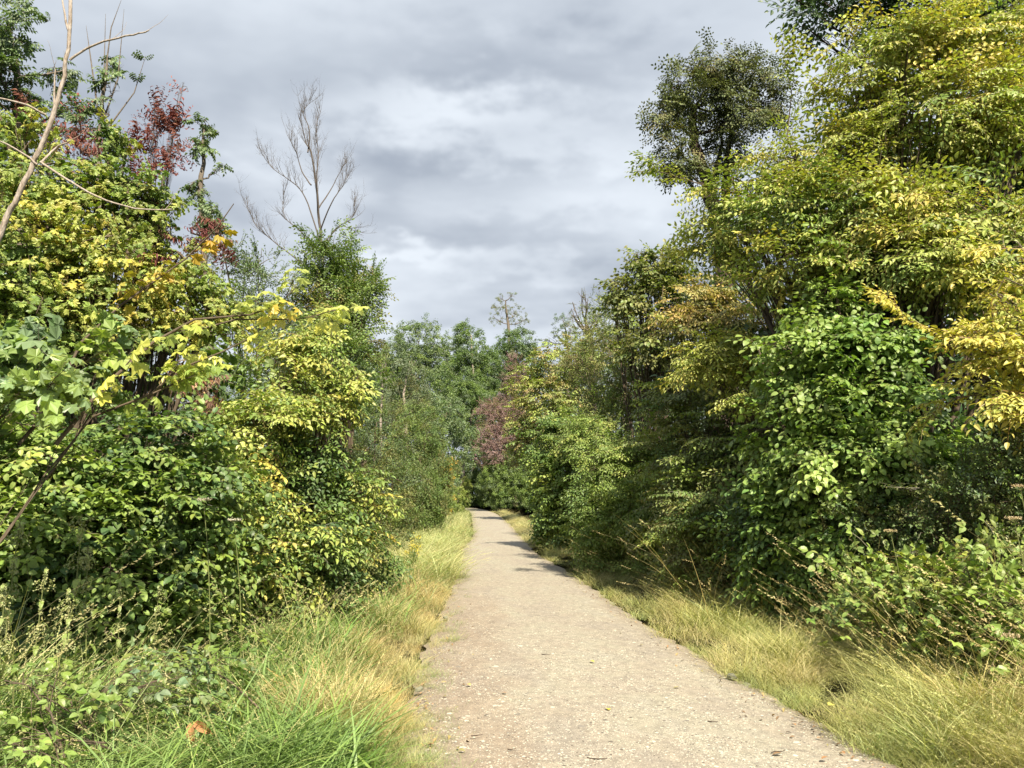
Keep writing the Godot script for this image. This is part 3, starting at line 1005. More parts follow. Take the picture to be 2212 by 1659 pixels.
	plant("ash_tree", "slim ash standing right of the dark red shoots", "tree", {"tree": true, "kind": "ash", "colors": [GREEN, GREY, LEAF], "dense": 6.5, "size": 0.95, "stem": 0.03, "gap": 0.0, "wood": mats.grey,
		"lobes": [[435, 270, 36, 30, 13], [440, 320, 32, 40, 13], [425, 410, 30, 36, 13], [450, 455, 40, 34, 12.8], [470, 370, 16, 20, 13], [465, 490, 40, 30, 13]], "trunk": [[455, 800, 13, 0.07], [432, 420, 13, 0.05], [440, 280, 13, 0.02]]})
	plant("plum_shrub", "tall shrub with upright dark red shoots of withered leaves", "shrub", {"kind": "dead", "leaf_material": mats.dead, "colors": [Color(0.16, 0.035, 0.03), RUST, Color(0.22, 0.07, 0.04)], "dense": 9.0, "size": 0.8, "stem": 0.012, "gap": -0.02, "shoots": 0.15, "up": 1.2, "flat": 0.2, "base": Vector3(-5.6, 0, -10.8),
		"lobes": [[335, 300, 34, 50, 10.5], [338, 250, 10, 50, 10.5], [383, 250, 13, 50, 10.5], [362, 290, 16, 36, 10.4], [383, 320, 14, 36, 10.4], [284, 310, 14, 40, 10.5], [300, 385, 34, 26, 10.3], [372, 350, 20, 26, 10.3], [395, 185, 7, 14, 10.5], [336, 215, 5, 12, 10.5]]})
	plant("plum_shrub", "withered maroon leaf cluster behind the dead pale limb", "shrub", {"kind": "dead", "leaf_material": mats.dead, "colors": [WINE, RUST, BROWN], "dense": 8.0, "size": 0.75, "stem": 0.015, "gap": 0.0, "up": 0.4, "flat": 0.2, "base": Vector3(-6.0, 0, -9.8),
		"lobes": [[175, 275, 32, 40, 9.6], [120, 300, 40, 28, 9.5], [190, 315, 26, 26, 9.6], [40, 240, 26, 16, 9.6], [120, 350, 36, 22, 9.5]]})
	plant("plum_shrub", "hanging dried brown leaf clusters right of the ash foot", "shrub", {"kind": "dead", "leaf_material": mats.dead, "colors": [RUST, WINE, BROWN], "dense": 10.0, "size": 0.7, "stem": 0.012, "gap": 0.0, "base": Vector3(-4.6, 0, -9.3),
		"lobes": [[330, 560, 28, 50, 9], [345, 495, 14, 26, 9], [455, 535, 40, 26, 9.2], [470, 500, 18, 26, 9.2], [360, 590, 22, 24, 9]]})
	plant("field_maple", "large yellowing field maple filling the upper left behind the pale limb", "tree", {"tree": true, "kind": "smallmaple", "colors": [GREEN, LEAF, LIME, YELLOW], "dense": 15.0, "size": 0.95, "stem": 0.06, "stems": 2, "gap": -0.12, "leaves": 200,
		"lobes": [[60, 400, 120, 120, 8.6], [190, 430, 110, 90, 8.8], [290, 470, 100, 90, 9], [90, 540, 150, 120, 8.2], [260, 590, 130, 110, 8.4], [400, 600, 100, 90, 9.2], [240, 310, 44, 60, 9.2], [330, 420, 60, 60, 9], [20, 640, 120, 110, 7.8], [170, 690, 150, 100, 8.2], [430, 690, 110, 90, 9], [50, 290, 70, 60, 8.8]]})
	plant("elm_shrub", "plain green shrub behind the yellow maple tips", "shrub", {"kind": "small", "colors": [GREEN, GREY, LEAF], "dense": 10.0, "size": 1.15, "stem": 0.04, "gap": -0.15, "up": 0.3,
		"lobes": [[560, 590, 66, 66, 13], [530, 680, 80, 80, 12.5], [610, 690, 60, 70, 13.2], [500, 560, 50, 44, 12.8], [580, 780, 90, 80, 12]]})
	plant("hornbeam_shrub", "yellow-green hornbeam with tiered sprays, between maple boughs and path", "shrub", {"kind": "hornbeam", "colors": [GREEN, LEAF, LIME, LIME, YELLOW], "dense": 15.0, "size": 1.0, "stem": 0.04, "gap": -0.12, "shoots": 0.08, "leaves": 220,
		"lobes": [[640, 770, 80, 60, 9.4], [600, 850, 100, 70, 9], [700, 720, 50, 40, 9.6], [540, 920, 110, 70, 8.5], [690, 870, 80, 60, 9.4], [750, 830, 60, 40, 9.8]]})
	plant("beech_shrub", "green hornbeam shrub with hanging yellow-flecked branches above the left grass", "shrub", {"kind": "hornbeam", "colors": [DEEP, GREEN, GREEN, LEAF, LIME, YELLOW], "dense": 14.0, "size": 1.0, "stem": 0.04, "gap": -0.15, "leaves": 260,
		"lobes": [[650, 990, 110, 80, 9.4], [560, 1080, 120, 80, 8.6], [720, 1070, 110, 70, 10], [620, 1150, 130, 60, 8.8], [760, 1120, 80, 55, 11], [520, 1200, 90, 50, 8.2], [700, 1180, 90, 40, 9.6]]})
	plant("hazel_shrub", "broad front-left hazel bush with large lime-green leaves", "shrub", {"kind": "hazel", "colors": [DEEP, GREEN, LEAF, LEAF, LIME], "dense": 12.0, "size": 0.68, "stem": 0.035, "stems": 2, "gap": -0.17, "flat": 1.4, "leaves": 290,
		"lobes": [[120, 1000, 200, 110, 6.6], [330, 960, 160, 90, 7.2], [60, 1120, 190, 120, 6.3], [280, 1090, 180, 110, 6.8], [440, 1040, 130, 100, 7.4], [170, 1220, 190, 80, 6.4], [400, 1170, 130, 80, 7.2], [-120, 1050, 160, 200, 6.2]]})
	plant("elder_shrub", "shrub with bunched dry tan leaves above the hazel bush", "shrub", {"kind": "dead", "leaf_material": mats.dead, "colors": [TAN, BROWN, Color(0.36, 0.3, 0.1)], "dense": 7.0, "size": 0.7, "stem": 0.012, "gap": 0.0, "base": Vector3(-3.6, 0, -8.0),
		"lobes": [[430, 850, 48, 32, 7.7], [400, 800, 22, 34, 7.7], [470, 820, 30, 24, 7.8]]})
	plant("sycamore_tree", "foreground sycamore with big lobed leaves and yellow-tipped boughs", "tree", {"tree": true, "kind": "maple", "colors": [Color(0.11, 0.17, 0.075), Color(0.15, 0.22, 0.085), LEAF, LIME], "dense": 15.0, "size": 0.75, "stem": 0.012, "gap": 0.0, "flat": 0.4, "leaves": 300, "base": Vector3(-3.7, 0, -4.0), "bough_wood": mats.bark,
		"lobes": [[30, 770, 110, 60, 4.6], [150, 790, 90, 55, 4.7], [60, 870, 120, 60, 4.4], [230, 850, 60, 40, 4.8], [280, 740, 60, 36, 5.0], [-80, 860, 120, 120, 4.3]],
		"boughs": [[[[40, 960, 4.4], [110, 880, 4.6], [175, 740, 4.8], [260, 660, 4.9], [400, 560, 5.0], [470, 490, 5.0], [505, 440, 5.0]], 0.012, 4, [LIME, GOLD, LIME]],
			[[[120, 960, 4.4], [230, 830, 4.6], [330, 740, 4.8], [420, 690, 4.9], [540, 680, 5.0], [600, 660, 5.0], [640, 620, 5.0]], 0.013, 6, [LEAF, LIME, YELLOW]],
			[[[300, 880, 4.8], [380, 800, 4.9], [480, 760, 5.0], [560, 720, 5.0]], 0.01, 5, [LEAF, LIME, YELLOW]], [[[200, 900, 4.7], [330, 850, 4.8], [420, 810, 4.9]], 0.009, 5],
			[[[400, 720, 5.0], [510, 690, 5.0], [640, 690, 5.1], [690, 680, 5.1]], 0.007, 4, [LIME, YELLOW, GOLD]]]})
	bare("pale_limb", "dead pale-barked limb leaning across the upper left corner", Vector3(-4.9, 0, -4.6), [
		[[-260, 1200, 5.6], [-120, 800, 5.7], [0, 505, 5.8], [42, 420, 5.8], [88, 320, 5.8], [118, 235, 5.8], [138, 165, 5.8], [150, 80, 5.8], [155, -60, 5.8]],
		[[88, 350, 5.8], [140, 385, 5.75], [210, 425, 5.7], [290, 450, 5.7], [372, 452, 5.7]], [[150, 130, 5.8], [185, 105, 5.8], [240, 85, 5.8], [300, 72, 5.8], [322, 66, 5.8]], [[100, 250, 5.8], [60, 228, 5.7], [0, 212, 5.7], [-60, 205, 5.7]],
		[[80, 355, 5.8], [40, 325, 5.75], [-10, 300, 5.7]], [[148, 70, 5.8], [138, 20, 5.8], [128, -30, 5.8]], [[118, 235, 5.8], [118, 190, 5.8], [120, 150, 5.8]], [[90, 350, 5.8], [120, 320, 5.9], [150, 305, 5.9]]], 0.027, mats.pale, 0)

	# ---- right side, far to near
	plant("russet_shrub", "shrub with dying red-brown leaves beside the path, far right of centre", "shrub", {"kind": "small", "leaf_material": mats.dead, "colors": [Color(0.24, 0.165, 0.13), Color(0.3, 0.215, 0.165), Color(0.22, 0.135, 0.1), OLIVE], "dense": 16.0, "size": 2.2, "stem": 0.05, "gap": -0.25,
		"lobes": [[1072, 905, 48, 44, 78], [1064, 965, 50, 46, 77], [1095, 930, 44, 56, 78], [1112, 810, 26, 50, 78], [1118, 870, 44, 60, 79]], "base": Vector3(-0.9, 0, -78)})
	plant("thorn_thicket", "mid-green bushes under the russet shrub where the path turns away", "shrub", {"kind": "far", "colors": [GREEN, LEAF, GREY], "dense": 6.0, "size": 0.6, "stem": 0.05, "gap": -0.3, "base": Vector3(-0.2, 0, -78),
		"lobes": [[1080, 1035, 50, 45, 77], [1120, 1010, 50, 60, 77], [1050, 1050, 24, 28, 79], [1140, 930, 60, 70, 80]]})
	plant("hazel_shrub", "large olive and yellow shrub above the russet one", "shrub", {"kind": "hazel", "colors": [OLIVE, Color(0.32, 0.25, 0.09), LEAF, LIME, BROWN], "dense": 7.0, "size": 1.5, "stem": 0.06, "gap": -0.2,
		"lobes": [[1150, 830, 60, 60, 48], [1215, 790, 75, 60, 47], [1135, 900, 50, 60, 48], [1200, 870, 80, 70, 46], [1280, 770, 60, 60, 46], [1170, 960, 70, 60, 48], [1125, 980, 30, 50, 50]]})
	plant("sallow_shrub", "green shrub with dead grey twigs right of the olive shrub", "shrub", {"kind": "small", "colors": [GREEN, OLIVE, LEAF, Color(0.3, 0.25, 0.11)], "dense": 13.0, "size": 1.4, "stem": 0.05, "gap": -0.15,
		"lobes": [[1330, 830, 90, 80, 20], [1310, 910, 90, 80, 19], [1370, 760, 60, 70, 21], [1340, 700, 60, 60, 23], [1300, 720, 60, 70, 25], [1250, 780, 60, 60, 27], [1400, 820, 80, 80, 19], [1450, 760, 80, 80, 19]],
		"boughs": [[[[1420, 900, 18.5], [1360, 860, 18], [1310, 820, 18]], 0.02, 0], [[[1420, 920, 18.5], [1370, 850, 18.2], [1330, 790, 18]], 0.02, 0], [[[1430, 910, 18.5], [1380, 880, 18], [1330, 870, 18]], 0.018, 0], [[[1420, 890, 18.5], [1390, 820, 18.2], [1350, 770, 18]], 0.018, 0]]})
	plant("privet_shrub", "dense green bush hugging the right path side in the middle distance", "shrub", {"kind": "hazel", "colors": [GREEN, GREEN, LEAF, LIME], "dense": 11.0, "size": 0.9, "stem": 0.05, "gap": -0.22,
		"lobes": [[1210, 960, 80, 80, 23], [1190, 1040, 60, 70, 23.5], [1270, 1010, 80, 80, 22], [1215, 1090, 70, 50, 22.5]]})
	plant("hornbeam_shrub", "green bush with lime shoots overhanging the shaded path bend", "shrub", {"kind": "hornbeam", "colors": [GREEN, LEAF, LEAF, LIME], "dense": 14.0, "size": 0.95, "stem": 0.04, "gap": -0.18,
		"lobes": [[1320, 1000, 90, 80, 16], [1290, 1080, 90, 65, 16], [1380, 1080, 90, 60, 15], [1400, 960, 80, 70, 16], [1260, 940, 60, 40, 18]]})
	plant("hazel_shrub", "tall green shrub with rounded leaves reaching into the sky gap", "shrub", {"kind": "hazel", "colors": [GREEN, OLIVE, LEAF], "dense": 11.0, "size": 1.0, "stem": 0.05, "stems": 2, "gap": -0.12, "shoots": 0.1, "up": 0.3,
		"lobes": [[1405, 590, 60, 40, 18], [1440, 560, 50, 36, 18], [1370, 640, 66, 50, 18], [1450, 640, 80, 60, 18], [1420, 720, 90, 80, 17.5], [1380, 555, 26, 22, 18], [1330, 620, 26, 20, 18.2]]})
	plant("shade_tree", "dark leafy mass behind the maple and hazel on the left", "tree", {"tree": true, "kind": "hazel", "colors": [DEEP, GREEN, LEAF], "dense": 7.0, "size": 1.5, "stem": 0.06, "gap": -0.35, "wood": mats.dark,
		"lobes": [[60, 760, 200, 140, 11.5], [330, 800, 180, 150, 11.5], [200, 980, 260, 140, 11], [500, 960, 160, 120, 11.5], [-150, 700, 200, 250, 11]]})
	plant("oak_tree", "tall round-headed tree with a dark leaning trunk against the sky", "tree", {"tree": true, "kind": "beech", "leaf_material": mats.matt, "flat": 0.4, "colors": [Color(0.075, 0.105, 0.03), Color(0.13, 0.16, 0.045), Color(0.09, 0.12, 0.035), Color(0.17, 0.16, 0.05)], "dense": 13.0, "size": 1.4, "stem": 0.1, "gap": -0.08, "shoots": 0.06, "wood": mats.dark,
		"lobes": [[1545, 150, 80, 46, 27], [1630, 165, 66, 48, 27.5], [1470, 190, 56, 44, 26.5], [1440, 250, 46, 50, 26.5], [1540, 230, 80, 50, 27.5], [1660, 230, 50, 60, 28], [1590, 260, 60, 44, 27], [1460, 310, 44, 32, 26.5], [1480, 370, 46, 34, 26.5], [1445, 350, 34, 40, 26.5], [1560, 330, 60, 60, 28]],
		"trunk": [[1572, 800, 28, 0.42], [1560, 500, 28, 0.34], [1530, 400, 28, 0.26], [1497, 310, 27.5, 0.2], [1500, 230, 27.5, 0.12]], "boughs": [[[[1565, 480, 28], [1570, 350, 28], [1580, 280, 28], [1620, 210, 28]], 0.2, 0], [[[1535, 410, 28], [1560, 310, 27.5], [1550, 220, 27.5]], 0.12, 0]]})
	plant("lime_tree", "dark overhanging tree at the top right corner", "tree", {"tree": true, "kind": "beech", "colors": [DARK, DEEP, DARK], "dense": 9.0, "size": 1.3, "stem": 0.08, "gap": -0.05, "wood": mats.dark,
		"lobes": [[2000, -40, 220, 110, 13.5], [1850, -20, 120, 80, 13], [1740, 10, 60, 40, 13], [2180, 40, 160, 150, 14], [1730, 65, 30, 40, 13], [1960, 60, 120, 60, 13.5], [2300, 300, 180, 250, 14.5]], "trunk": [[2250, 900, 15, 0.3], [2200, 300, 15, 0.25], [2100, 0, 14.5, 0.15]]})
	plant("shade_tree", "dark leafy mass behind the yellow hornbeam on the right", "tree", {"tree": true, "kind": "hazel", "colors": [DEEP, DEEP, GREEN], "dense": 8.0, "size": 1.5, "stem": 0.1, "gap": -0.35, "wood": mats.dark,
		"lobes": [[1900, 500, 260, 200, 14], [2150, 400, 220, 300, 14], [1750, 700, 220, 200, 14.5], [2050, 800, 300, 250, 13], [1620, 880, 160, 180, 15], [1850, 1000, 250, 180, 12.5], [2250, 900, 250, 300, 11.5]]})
	plant("orange_hornbeam", "orange-bronze hornbeam sprays below the tall round-headed tree", "shrub", {"kind": "hornbeam", "colors": [LEAF, OLIVE, Color(0.36, 0.34, 0.09), Color(0.42, 0.35, 0.09), Color(0.42, 0.29, 0.09)], "dense": 13.0, "size": 1.1, "stem": 0.04, "gap": -0.1, "shoots": 0.08,
		"lobes": [[1500, 650, 80, 50, 14], [1570, 620, 70, 50, 14], [1560, 700, 90, 50, 13.5], [1470, 690, 50, 30, 14]]})
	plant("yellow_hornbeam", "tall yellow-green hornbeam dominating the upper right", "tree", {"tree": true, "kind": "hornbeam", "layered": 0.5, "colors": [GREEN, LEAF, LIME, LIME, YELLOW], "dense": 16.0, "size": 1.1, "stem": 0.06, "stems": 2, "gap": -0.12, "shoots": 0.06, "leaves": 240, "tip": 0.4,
		"lobes": [[1930, 130, 150, 90, 10], [2090, 110, 160, 90, 10], [1860, 230, 110, 90, 10.2], [2020, 260, 180, 90, 9.8], [1720, 360, 100, 60, 10.4], [1830, 340, 110, 70, 10], [1600, 440, 110, 60, 10.8], [1720, 480, 140, 70, 10], [1560, 520, 90, 50, 11], [1880, 460, 150, 80, 9.4], [2060, 470, 160, 80, 9], [2180, 240, 110, 120, 9.6], [1950, 560, 160, 70, 9], [2120, 590, 130, 70, 8.6], [1740, 580, 130, 70, 9.8]],
		"boughs": [[[[1800, 480, 9.8], [1640, 430, 10.2], [1520, 400, 10.6], [1440, 375, 10.9], [1405, 365, 11]], 0.016, 16], [[[1750, 400, 10.2], [1700, 300, 10.4], [1710, 200, 10.4], [1695, 130, 10.4]], 0.014, 8], [[[1900, 500, 9.4], [1850, 430, 9.2], [1750, 400, 9.2]], 0.014, 12], [[[2212, 520, 8.6], [2100, 430, 8.8], [1960, 390, 9], [1850, 390, 9.2]], 0.02, 22, [LIME, YELLOW]]]})
	plant("gold_hornbeam", "bright yellow hornbeam branch left of the green hazel", "shrub", {"kind": "hornbeam", "colors": [LIME, LIME, YELLOW], "dense": 20.0, "size": 0.95, "stem": 0.03, "gap": -0.1, "flat": 1.2, "leaves": 120, "base": Vector3(4.3, 0, -11.6),
		"lobes": [[1540, 780, 80, 36, 11], [1600, 760, 66, 36, 11], [1620, 810, 60, 34, 10.8], [1500, 760, 40, 20, 11.1], [1600, 860, 50, 24, 10.8]]})
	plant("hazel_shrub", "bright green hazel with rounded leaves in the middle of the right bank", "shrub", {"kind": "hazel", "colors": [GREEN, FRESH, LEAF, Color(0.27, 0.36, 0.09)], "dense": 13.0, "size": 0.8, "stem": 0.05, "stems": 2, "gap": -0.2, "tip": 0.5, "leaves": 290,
		"lobes": [[1790, 680, 90, 70, 9.2], [1760, 770, 130, 80, 9], [1880, 740, 110, 80, 8.8], [1740, 860, 120, 80, 9], [1860, 870, 140, 90, 8.6], [1700, 940, 110, 70, 9.2], [1930, 960, 130, 90, 8.4], [1820, 1000, 140, 80, 8.6], [1790, 640, 40, 40, 9.3], [2050, 1000, 120, 90, 8.2]]})
	plant("dark_shrub", "shaded olive shrub below the bright yellow branch", "shrub", {"kind": "hornbeam", "colors": [GREEN, OLIVE, LEAF, LIME], "dense": 13.0, "size": 1.0, "stem": 0.04, "gap": -0.2,
		"lobes": [[1490, 870, 90, 80, 13], [1470, 970, 90, 70, 13], [1560, 960, 100, 90, 12], [1500, 1060, 110, 70, 12], [1610, 1060, 110, 80, 11], [1560, 1130, 110, 50, 11]]})
	plant("dark_shrub", "deep green shrub above the brown grass plumes on the right", "shrub", {"kind": "beech", "colors": [DEEP, GREEN, GREEN, LEAF], "dense": 11.0, "size": 1.0, "stem": 0.04, "gap": -0.2,
		"lobes": [[1700, 1060, 110, 60, 9.4], [1780, 1110, 120, 60, 9], [1680, 1140, 100, 50, 9.6], [1900, 1080, 120, 60, 8.4]]})
	plant("blackthorn_shrub", "small-leaved dusty green thorn bush at the right edge", "shrub", {"kind": "small", "colors": [DEEP, OLIVE, GREEN, GREY], "dense": 15.0, "size": 0.9, "stem": 0.03, "gap": -0.12, "shoots": 0.1,
		"lobes": [[2080, 1080, 120, 90, 7.2], [2190, 1060, 100, 110, 7], [1960, 1130, 110, 60, 7.8], [2090, 1180, 120, 60, 7.2], [1860, 1110, 90, 60, 8.2], [2200, 960, 90, 60, 7]]})
	plant("gold_hornbeam", "close yellow hornbeam boughs hanging in from the right edge", "tree", {"tree": true, "kind": "hornbeam", "colors": [LIME, YELLOW, YELLOW], "dense": 13.0, "size": 1.0, "stem": 0.03, "gap": 0.0, "flat": 1.1, "leaves": 290, "base": Vector3(6.6, 0, -6.5),
		"lobes": [[2130, 740, 90, 50, 6.8], [2200, 780, 90, 60, 6.6], [2080, 800, 50, 36, 6.9], [2180, 870, 80, 40, 6.6], [2260, 900, 80, 60, 6.5], [2160, 660, 40, 40, 6.8], [2210, 560, 60, 60, 7]],
		"boughs": [[[[2300, 820, 6.4], [2180, 780, 6.6], [2060, 740, 6.9], [1960, 690, 7.1], [1930, 650, 7.1]], 0.012, 12], [[[2280, 650, 6.6], [2170, 600, 6.8], [2150, 640, 6.8], [2140, 710, 6.8]], 0.009, 6], [[[2300, 560, 6.6], [2225, 600, 6.8], [2205, 680, 6.8], [2200, 740, 6.8]], 0.009, 6], [[[2260, 900, 6.5], [2140, 850, 6.7], [2060, 860, 6.9], [2030, 890, 6.9]], 0.01, 8]]})
	plant("bramble_bush", "bramble bush with light green leaves at the lower right edge", "shrub", {"kind": "bramble", "colors": [GREEN, LEAF, LEAF, LIME], "dense": 16.0, "size": 0.85, "stem": 0.015, "stems": 2, "gap": -0.12, "shoots": 0.1, "leaves": 240,
		"lobes": [[2120, 1260, 120, 60, 6.2], [2010, 1290, 100, 50, 6.6], [2190, 1330, 90, 70, 5.8], [1900, 1270, 80, 40, 7.2]]})
	plant("bramble_bush", "low bramble half sunk in grass at the lower left corner", "shrub", {"kind": "bramble", "colors": [GREEN, LEAF, Color(0.15, 0.23, 0.1)], "dense": 6.0, "size": 0.65, "stem": 0.01, "stems": 2, "gap": -0.05, "leaves": 200,
		"lobes": [[80, 1520, 130, 50, 4.1], [300, 1460, 130, 40, 4.6], [450, 1440, 90, 30, 5], [50, 1620, 90, 50, 3.7]],
		"boughs": [[[[560, 1530, 4.7], [500, 1475, 4.8], [430, 1430, 4.9], [330, 1400, 5.0]], 0.007, 6], [[[140, 1640, 3.9], [110, 1540, 4.0], [60, 1480, 4.1], [10, 1470, 4.2]], 0.007, 5]]})


func bare(called: String, label: String, foot: Vector3, limbs: Array, r: float, m: Material, twiggy := 1) -> void:
	foot.y = ground(foot.x, foot.z)
	var root := thing(called, label, "tree", foot)
	var twigs := buf()
	for n in limbs.size():
		var pts := []
		for p in limbs[n]: pts.append(at(p[0], p[1], p[2]) - foot)
		if n == 0: pts.push_front(Vector3(0, -0.1, 0))
		var fine := []
		var wob := r * (0.3 if n == 0 else 0.16)
		for k in pts.size() - 1:
			for q in 4: fine.append(pts[k].cubic_interpolate(pts[k + 1], pts[maxi(k - 1, 0)], pts[mini(k + 2, pts.size() - 1)], q / 4.0) + ball() * wob)
		fine.append(pts[-1])
		var r0: float = r if n == 0 else r * 0.38
		var b := buf()
		tube(b, fine, taper(fine.size(), r0, r0 * (0.16 if twiggy else 0.5)), 8)
		put(b, "trunk" if n == 0 else "branch", m, root)
		for k in (range(6, fine.size()) if twiggy else range(8, fine.size(), 7)):
			if n == 0 and k < fine.size() * 0.5: continue
			if twiggy == 0 and n > 0 and rng.randf() < 0.3: continue
			for twin in (2 if twiggy else 1):
				var d: Vector3 = (fine[k] - fine[k - 1]).normalized() + on_sphere() * 0.7 + Vector3.UP * 0.7
				bare_shoot(twigs, fine[k], d, rng.randf_range(0.3, 0.95) * (1.0 - 0.35 * k / fine.size()) if twiggy else rng.randf_range(0.08, 0.25), r * 0.11, 2 if twiggy else 0, 0.12)
	if twigs.v.size(): put(twigs, "twigs", m, root, "stuff")


func verges() -> void:
	var lush := []
	var straw := []
	var wispy := []
	var plume := []
	var stalks := []
	for k in 4:
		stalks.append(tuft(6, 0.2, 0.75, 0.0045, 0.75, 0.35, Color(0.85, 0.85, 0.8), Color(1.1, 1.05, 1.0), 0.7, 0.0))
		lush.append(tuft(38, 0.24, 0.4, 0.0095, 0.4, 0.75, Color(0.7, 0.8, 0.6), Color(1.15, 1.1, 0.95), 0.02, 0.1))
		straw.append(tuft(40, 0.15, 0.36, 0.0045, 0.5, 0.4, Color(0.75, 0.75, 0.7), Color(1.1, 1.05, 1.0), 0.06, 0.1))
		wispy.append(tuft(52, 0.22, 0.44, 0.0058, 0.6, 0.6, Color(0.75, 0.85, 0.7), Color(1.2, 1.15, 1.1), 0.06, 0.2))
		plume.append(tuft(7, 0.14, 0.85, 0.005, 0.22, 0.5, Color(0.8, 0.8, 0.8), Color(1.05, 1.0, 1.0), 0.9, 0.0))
	var G1 := Color(0.13, 0.22, 0.065)
	var G2 := Color(0.2, 0.3, 0.1)
	var G3 := Color(0.37, 0.44, 0.19)
	var S1 := Color(0.52, 0.43, 0.22)
	var S2 := Color(0.56, 0.51, 0.27)
	var S3 := Color(0.48, 0.49, 0.22)
	# box x is measured outwards from the left edge (negative) or the right edge (positive)
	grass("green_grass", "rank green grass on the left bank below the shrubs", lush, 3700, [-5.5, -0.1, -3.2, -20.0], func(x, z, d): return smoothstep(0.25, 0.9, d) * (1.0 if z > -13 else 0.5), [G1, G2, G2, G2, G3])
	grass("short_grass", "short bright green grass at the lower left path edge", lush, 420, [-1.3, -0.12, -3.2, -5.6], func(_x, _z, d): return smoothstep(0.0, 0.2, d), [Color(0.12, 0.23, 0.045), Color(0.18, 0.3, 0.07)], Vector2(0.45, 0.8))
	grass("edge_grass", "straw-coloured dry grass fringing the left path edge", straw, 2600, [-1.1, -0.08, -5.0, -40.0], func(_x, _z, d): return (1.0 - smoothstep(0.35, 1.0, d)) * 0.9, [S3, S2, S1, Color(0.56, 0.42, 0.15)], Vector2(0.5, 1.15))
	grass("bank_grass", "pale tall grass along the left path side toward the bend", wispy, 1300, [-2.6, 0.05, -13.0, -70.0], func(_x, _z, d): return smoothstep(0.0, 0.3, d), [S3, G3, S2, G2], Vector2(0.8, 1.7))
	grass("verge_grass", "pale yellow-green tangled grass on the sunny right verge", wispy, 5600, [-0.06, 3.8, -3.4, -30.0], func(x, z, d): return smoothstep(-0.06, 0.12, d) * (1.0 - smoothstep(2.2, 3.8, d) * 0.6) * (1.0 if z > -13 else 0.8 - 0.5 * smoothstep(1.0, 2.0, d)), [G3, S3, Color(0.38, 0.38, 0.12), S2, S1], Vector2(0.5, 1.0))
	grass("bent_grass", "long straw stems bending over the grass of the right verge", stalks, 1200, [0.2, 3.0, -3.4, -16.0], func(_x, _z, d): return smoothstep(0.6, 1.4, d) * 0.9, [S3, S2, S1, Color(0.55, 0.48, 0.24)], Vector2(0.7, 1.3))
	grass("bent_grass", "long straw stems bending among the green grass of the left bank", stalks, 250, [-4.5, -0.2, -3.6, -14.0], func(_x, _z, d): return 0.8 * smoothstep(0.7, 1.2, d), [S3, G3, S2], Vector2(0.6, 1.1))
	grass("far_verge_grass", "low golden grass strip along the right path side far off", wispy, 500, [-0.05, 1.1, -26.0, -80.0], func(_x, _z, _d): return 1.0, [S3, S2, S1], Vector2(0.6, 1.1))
	var litter := thing("leaf_litter", "small dry leaves and bits of debris drifted along the path edges", "leaf litter", Vector3(0.5, 0, -8))
	litter.set_meta("kind", "stuff")
	var lp := []
	var lt := []
	for k in 420:
		var z := -1.0 / lerpf(1.0 / 4.0, 1.0 / 26.0, rng.randf())
		var l: float = table(z, EDGE_L)
		var r: float = table(z, EDGE_R)
		var side := absf(rng.randfn(0, 0.22)) if rng.randf() < 0.85 else rng.randf_range(0.2, 1.4)
		var x := l + side if rng.randf() < 0.45 else r - side
		var b := Basis.from_euler(Vector3(rng.randf_range(-0.5, 0.2), rng.randf() * TAU, rng.randf_range(-0.4, 0.4))).scaled(Vector3.ONE * rng.randf_range(0.012, 0.045))
		lp.append(Transform3D(b, Vector3(x, 0.022, z) - litter.position))
		lt.append(shade_of([Color(0.1, 0.07, 0.045), Color(0.2, 0.13, 0.07), TAN, Color(0.3, 0.27, 0.1), Color(0.08, 0.07, 0.05)], rng.randf()))
	scatter(many(spray("hornbeam")[0].shapes[2], lp, lt), "dry_leaves", mats.dead, litter)
	grass("fringe_grass", "sparse tufts and weeds creeping onto the right path edge", straw, 900, [-0.16, 0.3, -3.6, -30.0], func(x, z, _d): return clampf(0.5 + 1.6 * lump.get_noise_2d(x * 60.0, z * 60.0), 0, 1), [G3, G2, S3], Vector2(0.3, 0.75))
	grass("fringe_grass", "sparse tufts and weeds creeping onto the left path edge", straw, 1400, [-0.3, 0.14, -3.6, -30.0], func(x, z, _d): return clampf(0.5 + 1.6 * lump.get_noise_2d(x * 60.0, z * 60.0), 0, 1), [G3, S2, S3], Vector2(0.3, 0.75))
	grass("seed_grass", "tall brown grass with drooping seed heads before the right shrubs", plume, 650, [1.6, 4.0, -4.0, -15.0], func(_x, _z, d): return smoothstep(1.6, 2.6, d) * 0.9, [S1, Color(0.36, 0.26, 0.14), S2], Vector2(0.8, 1.4))
	grass("seed_grass", "scattered tall seeding grass stems among the left bank greenery", plume, 420, [-5.0, -0.6, -4.0, -16.0], func(_x, _z, d): return smoothstep(0.5, 1.2, d), [S2, S3, Color(0.32, 0.27, 0.16)], Vector2(0.7, 1.15))
	# low herbs between the grass
	var sets := [["undergrowth", "low broad-leaved herbs among the grass below the hazel bush", -1, "bramble", 1500, [GREEN, LEAF, LEAF, G3]], ["undergrowth", "small green herbs and creepers at the foot of the right shrubs", 1, "bramble", 800, [GREEN, LEAF, OLIVE, G3]]]
